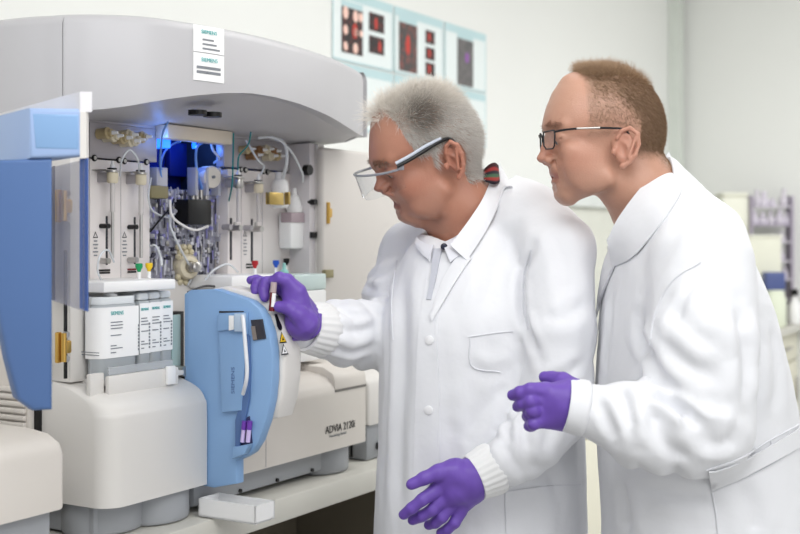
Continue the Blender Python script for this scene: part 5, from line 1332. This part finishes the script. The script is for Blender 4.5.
    # coat collar and lapel
    shift(band('coat_collar', [at(499, 162, 2.115), at(492, 177, 2.06), at(483, 198, 2.02), at(471, 217, 1.995), at(460, 232, 1.985), at(450, 245, 1.975)],
               [sk.on(*p, .006) for p in ((507, 172), (505, 190), (498, 211), (489, 229), (480, 244), (468, 262))], 24, 8, .003, coat_m, R, .004))
    shift(patch('lapel', [(462, 250), (452, 264), (445, 276), (438, 292), (431, 314)], [(472, 260), (464, 272), (455, 286), (444, 304), (433, 322)], 16, 6, sk, .005, .004, coat_m, R, .002))
    shift(patch('front_placket', [(426, 280), (418, 330), (415, 400), (413, 470), (412, 540)], [(440, 296), (438, 335), (441, 400), (441, 470), (441, 540)], 24, 6, sk, .0025, .002, coat_m, R))
    for pth in ([(437, 300), (435, 340), (437, 400), (438, 470), (438, 536)], [(470, 338), (472, 366), (500, 372)], [(468, 337), (495, 333), (513, 331)], [(505, 493), (506, 534)], [(503, 492), (540, 487), (580, 484)], [(531, 250), (524, 275), (523, 305), (528, 330)], [(397, 260), (392, 300), (393, 340)]):
        shift(seam('seam', pth, sk, .0011, seam_m, R))
    for px, py in ((430, 340), (429, 410), (428, 480)): 
        p, n = sk.hit(px, py); shift(MB().lathe(p + n * .0015, n, [(0, .0075), (.0025, .0075), (.0032, .006)], 18).build('button', mat('white_button', (236, 236, 238), .3), R))
    # ribbed cuffs
    cuff(at(496, 467, 1.90), at(474, 478, 1.888), .041, .0375, base, R); cuff(at(324, 330, 2.055), at(303, 327, 2.015), .046, .042, base, R)
    # ---- right hand at the sample tube
    Yh = 1.985
    h = lambda x, y, dY=0: at(240 + x / 5.933, 260 + y / 5.933, Yh + dY)
    wr = at(309, 325, 2.02)
    glove('glove', R, [
        ([at(306, 325, 2.02), h(372, 372, .012)], [.030, .028], .01),
        ([h(372, 372, .008), h(330, 235, .006), h(276, 140, .0)], [.026, .0205, .0110], .010),
        ([h(385, 330, .03), h(330, 215, .03)], [.026, .019], .010),
        ([h(340, 190, .0), h(282, 122, -.004), h(234, 105, -.006), h(196, 122, -.004)], [.0160, .0108, .0096, .0082], .004),                       # index
        ([h(300, 200, .028), h(205, 128, .030), h(152, 132, .022), h(140, 180, .012), h(146, 222, .006)], [.0160, .0102, .0094, .0086, .0078], .004),     # middle
        ([h(310, 210, .048), h(180, 130, .050), h(108, 126, .042), h(92, 162, .034), h(92, 190, .028)], [.0160, .0096, .0090, .0084, .0076], .003),       # ring
        ([h(310, 220, .065), h(190, 140, .070), h(95, 118, .064), h(64, 120, .056)], [.0140, .0090, .0084, .0074], .003),                                 # little
        ([h(390, 375, -.004), h(352, 326, -.014), h(290, 285, -.014), h(232, 276, -.010)], [.0230, .0145, .0108, .0096], .006),                        # thumb
        ], b)
    rim = MB().tube([at(319.5, 314, 1.995), at(318, 330, 1.985), at(308, 336.5, 1.985), at(293, 338.5, 2.0), at(291, 336, 2.03)], .0042, 8).build('glove_hem', glove_m, R, 60); shift(rim)
    # ---- left hand hanging in front of the coat
    Yl = 1.875
    g2 = lambda x, y, dY=0: at(380 + x / 5.68, 440 + y / 5.68, Yl + dY)
    glove('glove', R, [
        ([at(482, 472, 1.892), g2(505, 215, .008)], [.031, .029], .01),
        ([g2(530, 215, .008), g2(420, 200, 0), g2(325, 268, -.002)], [.026, .0215, .0118], .012),
        ([g2(510, 260, .010), g2(430, 290, .004), g2(365, 350, .004)], [.025, .0205, .0118], .012),
        ([g2(515, 290, .018), g2(455, 390, .016)], [.023, .0125], .012),
        ([g2(425, 170, -.002), g2(330, 186, -.012), g2(250, 218, -.016), g2(178, 252, -.016)], [.0185, .0125, .0100, .0086], .005),
        ([g2(330, 275, -.002), g2(240, 340, -.012), g2(180, 388, -.010), g2(134, 424, -.002)], [.0122, .0098, .0090, .0080], .003),
        ([g2(360, 330, .002), g2(295, 398, -.004), g2(238, 432, .002), g2(184, 456, .010)], [.0120, .0096, .0090, .0080], .003),
        ([g2(395, 372, .008), g2(352, 436, .004), g2(312, 470, .012), g2(276, 484, .020)], [.0118, .0094, .0088, .0078], .003),
        ([g2(452, 408, .016), g2(424, 470, .010), g2(384, 506, .014), g2(344, 526, .020)], [.0118, .0090, .0082, .0074], .003),
        ], b)
    legs(R, [at(440, 600, 2.16), at(520, 600, 2.05)], [Vector((at(430, 0, 2.2).x, 2.2, 0)), Vector((at(525, 0, 2.04).x, 2.04, 0))], (-.9, -.3, 0))
    return F, R

FG, RG = grey_person()

# ---- safety goggles
def goggles(F):
    o = F.w(.1, 0, .015); r = thing('safety_goggles', o, 0, 'clear safety goggles with grey and black arms on the grey-haired person', 'glasses')
    O = Vector(o); w = lambda x, y, z: F.w(x, y, z) - O
    lens_m = bpy.data.materials.new('clear_polycarbonate'); lens_m.use_nodes = True; p = lens_m.node_tree.nodes['Principled BSDF']
    p.inputs['Base Color'].default_value = S(246, 248, 250); p.inputs['Roughness'].default_value = .02; p.inputs['Transmission Weight'].default_value = 1.0; p.inputs['IOR'].default_value = 1.18
    rows = []
    for i in range(9):
        z = .026 - .044 * i / 8; rw = []
        for j in range(25):
            a = math.radians(-84 + 168 * j / 24); ww = math.sin(a)
            dz = .010 * (i / 8) * (1 - abs(ww)) * 1.0; notch = .014 * math.exp(-(ww / .12) ** 2) * (i / 8)
            rw.append(w(.050 + .074 * math.cos(a) ** .8, .077 * ww, z * (1 - .28 * abs(ww) ** 3) + notch - .004))
        rows.append(rw)
    MB().grid(rows, .0018).build('lens', lens_m, r, 60)
    top = [rows[0][j] + F.f * .0015 for j in range(25)]
    MB().tube(top[0:25:2], .0022, 8).build('brow_bar', mat('clear_grey_bar', (150, 154, 162), .2, alpha=.7), r)
    for s_ in (1, -1):
        MB().tube([w(.066, .0775 * s_, .026), w(.040, .0815 * s_, .030), w(.010, .0825 * s_, .036), w(-.018, .0815 * s_, .0385)], .0030, 8).build('temple_arm', mat('grey_clear_arm', (190, 196, 208), .25), r)
        MB().tube([w(.066, .0790 * s_, .0205), w(.040, .0830 * s_, .0245), w(.010, .0838 * s_, .0305), w(-.012, .0828 * s_, .0345), w(-.030, .0800 * s_, .034), w(-.040, .078 * s_, .022)], .0030, 8).build('arm_edge', black_pl, r)
        MB().box(w(.060, .076 * s_, .018) - Vector((.006, .004, .006)), w(.060, .076 * s_, .018) + Vector((.006, .004, .006)), .002).build('hinge_block', mat('clear_grey_bar', (150, 154, 162), .2), r)
goggles(FG)

# ---- the sample tube between finger and thumb
p0, p1 = at(271.5, 311, 1.975), at(274, 282, 1.975); r = thing('sample_tube', p0, 0, 'blood sample tube with red cap pinched in the violet gloved fingers', 'sample tube')
ax = p1 - p0
MB().cyl((0, 0, 0), ax * .64, .0050, n=18).build('vial', mat('blood_vial', (110, 22, 28), .15), r); MB().cyl(ax * .64, ax, .0054, n=18).build('clear_top', mat('pale_tube_top', (200, 180, 180), .15, alpha=.8), r)
MB().cyl(ax * .15 + Vector((.0018, -.0024, 0)), ax * .62 + Vector((.0018, -.0024, 0)), .0038, n=14).build('label', label_white, r)

# ================================================================== the brown-haired person watching
def brown_person():
    Y0 = 1.92; base = Vector((at(700, 0, Y0).x, Y0, 0))
    R = thing('person', base, 0, 'brown-haired person with black glasses in white lab coat, watching from the right with forearm raised', 'person')
    b = np.array(base); sc = .965
    F = Frame((0, 0, 0), math.radians(4), math.radians(-4), 0, sc)
    ear = at(620, 150, 1.835); o = ear - F.l * .0755 * sc - F.f * (-.012) * sc - F.u * (-.004) * sc; F = Frame(o, math.radians(4), math.radians(-4), 0, sc)
    neck = [(at(638, 186, 1.905), .056), (at(656, 212, 1.92), .064), (at(676, 254, 1.93), .074), (at(688, 320, 1.93), .10)]
    Vh = head_volume(F, neck, ear_x=-.012, ear_z=-.004, dn=-.005, dm=-.003, tall=.002)
    v, q = Vh.mesh(); v = smooth(v, q, 1)
    fit = profile_fit(v, [(.071, .122), (.075, .1157), (.0888, .0887), (.0967, .0623), (.1003, .0413), (.1013, .0326), (.0950, .0209), (.0985, .0069), (.1025, -.0054), (.1067, -.0219), (.1025, -.0295), (.0881, -.031), (.0842, -.038), (.082, -.047), (.0775, -.0518), (.0797, -.0589), (.0743, -.0688), (.0718, -.085), (.065, -.092)]); v = fit(v)
    def region(p, soft=False):
        x, y, z = p[:, 0], np.abs(p[:, 1]), p[:, 2]
        top = np.clip((z - (.126 - .75 * np.clip(.052 - x, 0, .2))) / .008, 0, 1) * (x < .070 - .9 * np.clip(y - .028, 0, .1) + .5 * np.clip(y - .05, 0, .1))
        edge = .040 + .10 * (z - .07)
        side = np.clip((edge - x) / .006, 0, 1) * np.clip((z - (.050 - .9 * np.clip(-.004 - x, 0, .2))) / .05, 0, 1)
        back = (x < -.045) * np.clip((z + .018) / .03, 0, 1)
        fade = .45 * np.clip((edge + .006 - x) / .006, 0, 1) * np.clip((z - .012) / .03, 0, 1)
        r = np.maximum.reduce([top, side, back, fade])
        ear_ = ((x + .018) ** 2 / .028 ** 2 + (z + .002) ** 2 / .036 ** 2 < 1) | (y > .084)
        return r * ~ear_ * (z > -.05)
    tone = skin_tone(v, (190, 144, 122), (184, 116, 98), (204, 164, 144), (158, 88, 80), (region(v) * .85, (146, 118, 98)))
    body = body_mesh('body', F.to_world(v), q, skin_m, R, tone, b); eyes(F, ('grey_blue_iris', (96, 104, 110), .2), body, fit)
    for e in body.children: e.location = Vector(e.location) - base
    P, N = sample(v, q, region, 42000, 13); g = np.random.default_rng(15); x, z = P[:, 0], P[:, 2]
    topw = np.clip((z - .105) / .02, 0, 1)
    comb = np.stack([-.5 + 1.0 * topw + 0 * x, .1 * np.sign(P[:, 1]) * (1 - topw) - .25 * topw, -.6 * (1 - topw) + .15 * topw], 1)
    D = N * (.30 + .15 * topw[:, None]) + comb + g.normal(size=P.shape) * .14
    dens = region(P); Ls = (.002 + .005 * dens ** 2 + .015 * topw) * g.uniform(.6, 1.2, len(P))
    mix = g.random(len(P))[:, None]; C = np.array(S(176, 146, 116)[:3]) * mix + np.array(S(122, 96, 76)[:3]) * (1 - mix); C = C * (1 - .35 * topw[:, None]) + np.array(S(206, 172, 136)[:3]) * .35 * topw[:, None]
    hair = strands('hair', F.to_world(P) - b, D @ F.R, Ls * sc, C, np.full(len(P), .00022), R, hair_m, .25, .25, 14); hair['kind'] = 'stuff'
    def brow(p): return np.exp(-(((p[:, 2] - (.033 - .08 * np.abs(np.abs(p[:, 1]) - .03))) / .004) ** 2)) * (p[:, 0] > .06) * (np.abs(p[:, 1]) > .012) * (np.abs(p[:, 1]) < .05)
    P, N = sample(v, q, brow, 240, 18); D = N * .4 + np.stack([0 * P[:, 0] - .4, np.sign(P[:, 1]) * .9, 0 * P[:, 0]], 1)
    for m_ in (P[:, 1] > 0, P[:, 1] < 0): strands('eyebrow', F.to_world(P[m_]) - b, D[m_] @ F.R, np.full(m_.sum(), .009), np.tile(np.array(S(160, 122, 98)[:3]), (m_.sum(), 1)), np.full(m_.sum(), .0003), R, hair_m, .1, .2, 12)
    # ---- coat
    def sec(y, l, r, ry, Yc=Y0): A, B = at(l, y, Yc), at(r, y, Yc); return (A.z, (A.x + B.x) / 2, Yc, (B.x - A.x) / 2, ry)
    secs = [sec(200, 640, 704, .075), sec(222, 622, 728, .115), sec(252, 613, 741, .165), sec(300, 605, 762, .19), sec(350, 600, 776, .19), sec(400, 597, 787, .185), sec(450, 598, 795, .185), sec(534, 603, 810, .19), sec(640, 600, 815, .2), sec(730, 596, 820, .205)]
    zb = at(0, 728, Y0).z
    C_ = Vol((.15, 1.50, zb - .03), (.72, 2.20, at(0, 140, Y0).z), .0052); C_.stack(secs, .03)
    shn, shf = at(702, 264, 1.775), at(690, 260, 2.06)
    C_.cone(at(664, 206, 1.90), at(698, 244, 1.81), .056, .074, .025); C_.cone(at(668, 206, 1.94), shf, .05, .07, .03)
    C_.cone(at(650, 190, 1.915), at(666, 214, 1.92), .063, .072, .015)
    eln, wrn = at(704, 428, 1.715), at(578, 407, 1.715)
    mid = at(702, 340, 1.73); C_.cone(shn, mid, .076, .078, .014); C_.cone(mid, eln, .078, .071, .008)
    fm = at(640, 426, 1.705); C_.cone(eln, fm, .070, .058, .008); C_.cone(fm, wrn, .058, .036, .008)
    elf, wrf = at(690, 420, 2.12), at(640, 480, 2.06); C_.cone(shf, elf, .07, .06, .03); C_.cone(elf, wrf, .058, .04, .02)
    C_.cone(at(622, 140, 1.90), at(642, 202, 1.895), .060, .060, .008, 'sub'); C_.cone(at(622, 205, 1.89), at(600, 252, 1.87), .03, .02, .015, 'sub')
    C_.cut_below(zb)
    v2, q2 = C_.mesh(); v2 = smooth(v2, q2, 2); n2 = normals(v2, q2); z2 = v2[:, 2]; low = np.clip((1.25 - z2) / .4, 0, 1)
    disp = crease(v2, (3.0, 3.0, .5), 41) * .005 * low + crease(v2, (4.2, 4.2, 2.4), 42) * .0018 + wob(v2, (14, 14, 8), 43) * .0006
    disp += limb_wrinkle(v2, shn, eln, .085, .0018, 1.1, 51, .35, 1.1) + limb_wrinkle(v2, eln, wrn, .075, .0026, 1.6, 52, -.15, .93)
    v2 = v2 + n2 * disp[:, None]
    v2 = sculpt(v2, q2, [([(648, 392), (668, 402), (694, 420)], .008, .020), ([(640, 318), (648, 350), (662, 380), (684, 402)], .012, .010), ([(690, 405), (716, 418), (738, 416)], .011, -.007), ([(700, 440), (720, 446), (738, 438)], .010, .005),
        ([(618, 388), (628, 412), (632, 430)], .008, .007), ([(654, 402), (662, 440), (692, 464)], .012, .010), ([(598, 398), (610, 424), (614, 442)], .008, .005), ([(636, 440), (660, 462), (686, 472)], .010, .004),
        ([(708, 252), (690, 288), (668, 328)], .007, .005), ([(738, 300), (748, 356), (746, 410)], .014, .010), ([(668, 300), (690, 330), (720, 350)], .014, .006), ([(660, 336), (690, 366), (724, 384)], .013, .005), ([(770, 318), (778, 370), (774, 420)], .014, .005),
        ([(612, 290), (608, 340), (604, 378)], .012, .005), ([(640, 488), (690, 496), (708, 500)], .012, .004), ([(620, 480), (626, 510), (628, 536)], .014, .006), ([(740, 480), (752, 510), (756, 536)], .014, .005), ([(690, 200), (672, 240), (650, 280)], .016, .003)])
    # two deep creases where the elbow folds
    body_mesh('lab_coat', v2, q2, coat_m, R, None, b); sk = Skin(v2, q2)
    def shift(o): o.data.transform(Matrix.Translation(-base)); return o
    shift(band('coat_collar', [at(669, 152, 1.915), at(657, 168, 1.872), at(641, 187, 1.846), at(627, 205, 1.842), at(615, 223, 1.848), at(607, 241, 1.858)],
               [sk.on(*p, .0035) for p in ((686, 164), (682, 190), (668, 216), (650, 240), (632, 259), (614, 268))], 26, 8, .003, coat_m, R, .003))
    shift(patch('lapel', [(608, 244), (604, 262), (597, 285), (592, 310)], [(622, 256), (616, 268), (606, 292), (597, 318)], 14, 5, sk, .005, .004, coat_m, R, .003))
    Sv = Vol((.24, 1.80, at(0, 300, 1.9).z), (.50, 2.02, at(0, 190, 1.9).z), .004); Sv.cone(at(648, 232, 1.90), at(650, 285, 1.90), .045, .055, .02); v3, q3 = Sv.mesh(); body_mesh('shirt', v3, q3, shirt_m, R, None, b)
    for pth in ([(700, 262), (672, 282), (656, 312), (650, 345)], [(706, 470), (740, 458), (770, 440), (798, 425)], [(712, 492), (745, 478), (775, 462), (800, 446)], [(712, 492), (716, 515), (718, 536)], [(770, 440), (776, 462)], [(604, 262), (600, 300), (596, 330)]):
        shift(seam('seam', pth, sk, .0012, seam_m, R))
    shift(patch('back_belt', [(708, 470), (740, 459), (770, 443), (799, 426)], [(712, 491), (744, 478), (774, 462), (803, 446)], 16, 4, sk, .0025, .002, coat_m, R))
    # ---- left hand, held up in front
    Yh = 1.71
    h = lambda x, y, dY=0: at(490 + x / 5.936, 350 + y / 5.936, Yh + dY)
    glove('glove', R, [
        ([h(520, 330, .006), h(450, 330, .002)], [.028, .0275], .01),
        ([h(440, 268, .0), h(322, 255, -.002)], [.0215, .0135], .012), ([h(440, 330, .0), h(312, 320, .0)], [.0235, .0140], .012), ([h(430, 400, .004), h(306, 405, .002)], [.0200, .0140], .012),
        ([h(330, 240, -.002), h(240, 236, -.012), h(180, 252, -.008), h(134, 268, .004)], [.0130, .0098, .0090, .0080], .003),
        ([h(310, 296, .0), h(240, 300, -.014), h(195, 318, -.004), h(164, 334, .010)], [.0128, .0098, .0092, .0082], .003),
        ([h(300, 352, .002), h(255, 362, -.012), h(232, 380, .002), h(222, 394, .016)], [.0124, .0096, .0090, .0082], .003),
        ([h(300, 412, .004), h(262, 438, -.008), h(240, 450, .006), h(230, 452, .020)], [.0120, .0090, .0084, .0076], .003),
        ([h(490, 235, .008), h(430, 184, .020), h(372, 170, .030), h(324, 160, .036)], [.0190, .0120, .0098, .0086], .006),
        ], b)
    cuff(at(586, 408.5, 1.712), at(566, 405, 1.712), .0400, .0385, base, R, 0.0, coat_m, 'sleeve_hem')
    legs(R, [at(660, 610, 1.98), at(740, 610, 1.84)], [Vector((at(680, 0, 2.0).x, 2.0, 0)), Vector((at(735, 0, 1.83).x, 1.83, 0))], (-1, -.05, 0))
    # ---- glasses
    o = F.w(.1, 0, .015); r = thing('eyeglasses', o, 0, 'thin black framed eyeglasses on the brown-haired person', 'glasses'); O = Vector(o); w = lambda x, y, z: F.w(x, y, z) - O
    fr = mat('black_metal_frame', (26, 26, 30), .3); lm = bpy.data.materials.new('spectacle_lens'); lm.use_nodes = True; p = lm.node_tree.nodes['Principled BSDF']; p.inputs['Alpha'].default_value = .12; p.inputs['Roughness'].default_value = .03
    for s_ in (1, -1):
        rect = [(.014, .021), (.050, .022), (.053, .015), (.050, -.003), (.045, -.007), (.022, -.007), (.014, -.001)]
        pts = [w(.101 - .28 * (y - .014) - .1 * (.022 - z), y * s_, z) for y, z in rect]
        MB().tube(pts + [pts[0], pts[1]], .0013, 8, smooth=False).build('rim', fr, r); MB().raw(pts, [tuple(range(7))]).build('lens', lm, r, None)
        MB().tube([w(.090, .052 * s_, .019), w(.080, .066 * s_, .0215), w(.060, .0745 * s_, .0245), w(.030, .0800 * s_, .0275), w(.004, .0815 * s_, .029), w(-.016, .0805 * s_, .0285), w(-.026, .078 * s_, .018)], .0018, 8).build('temple_arm', fr, r)
        MB().tube([w(.060, .0762 * s_, .0245), w(.024, .0822 * s_, .0280)], .0016, 8, smooth=False).build('silver_inlay', steel, r)
    MB().tube([w(.101, .014, .014), w(.105, 0, .0165), w(.101, -.014, .014)], .0013, 8).build('bridge', fr, r)
    return F, R
FB, RB = brown_person()
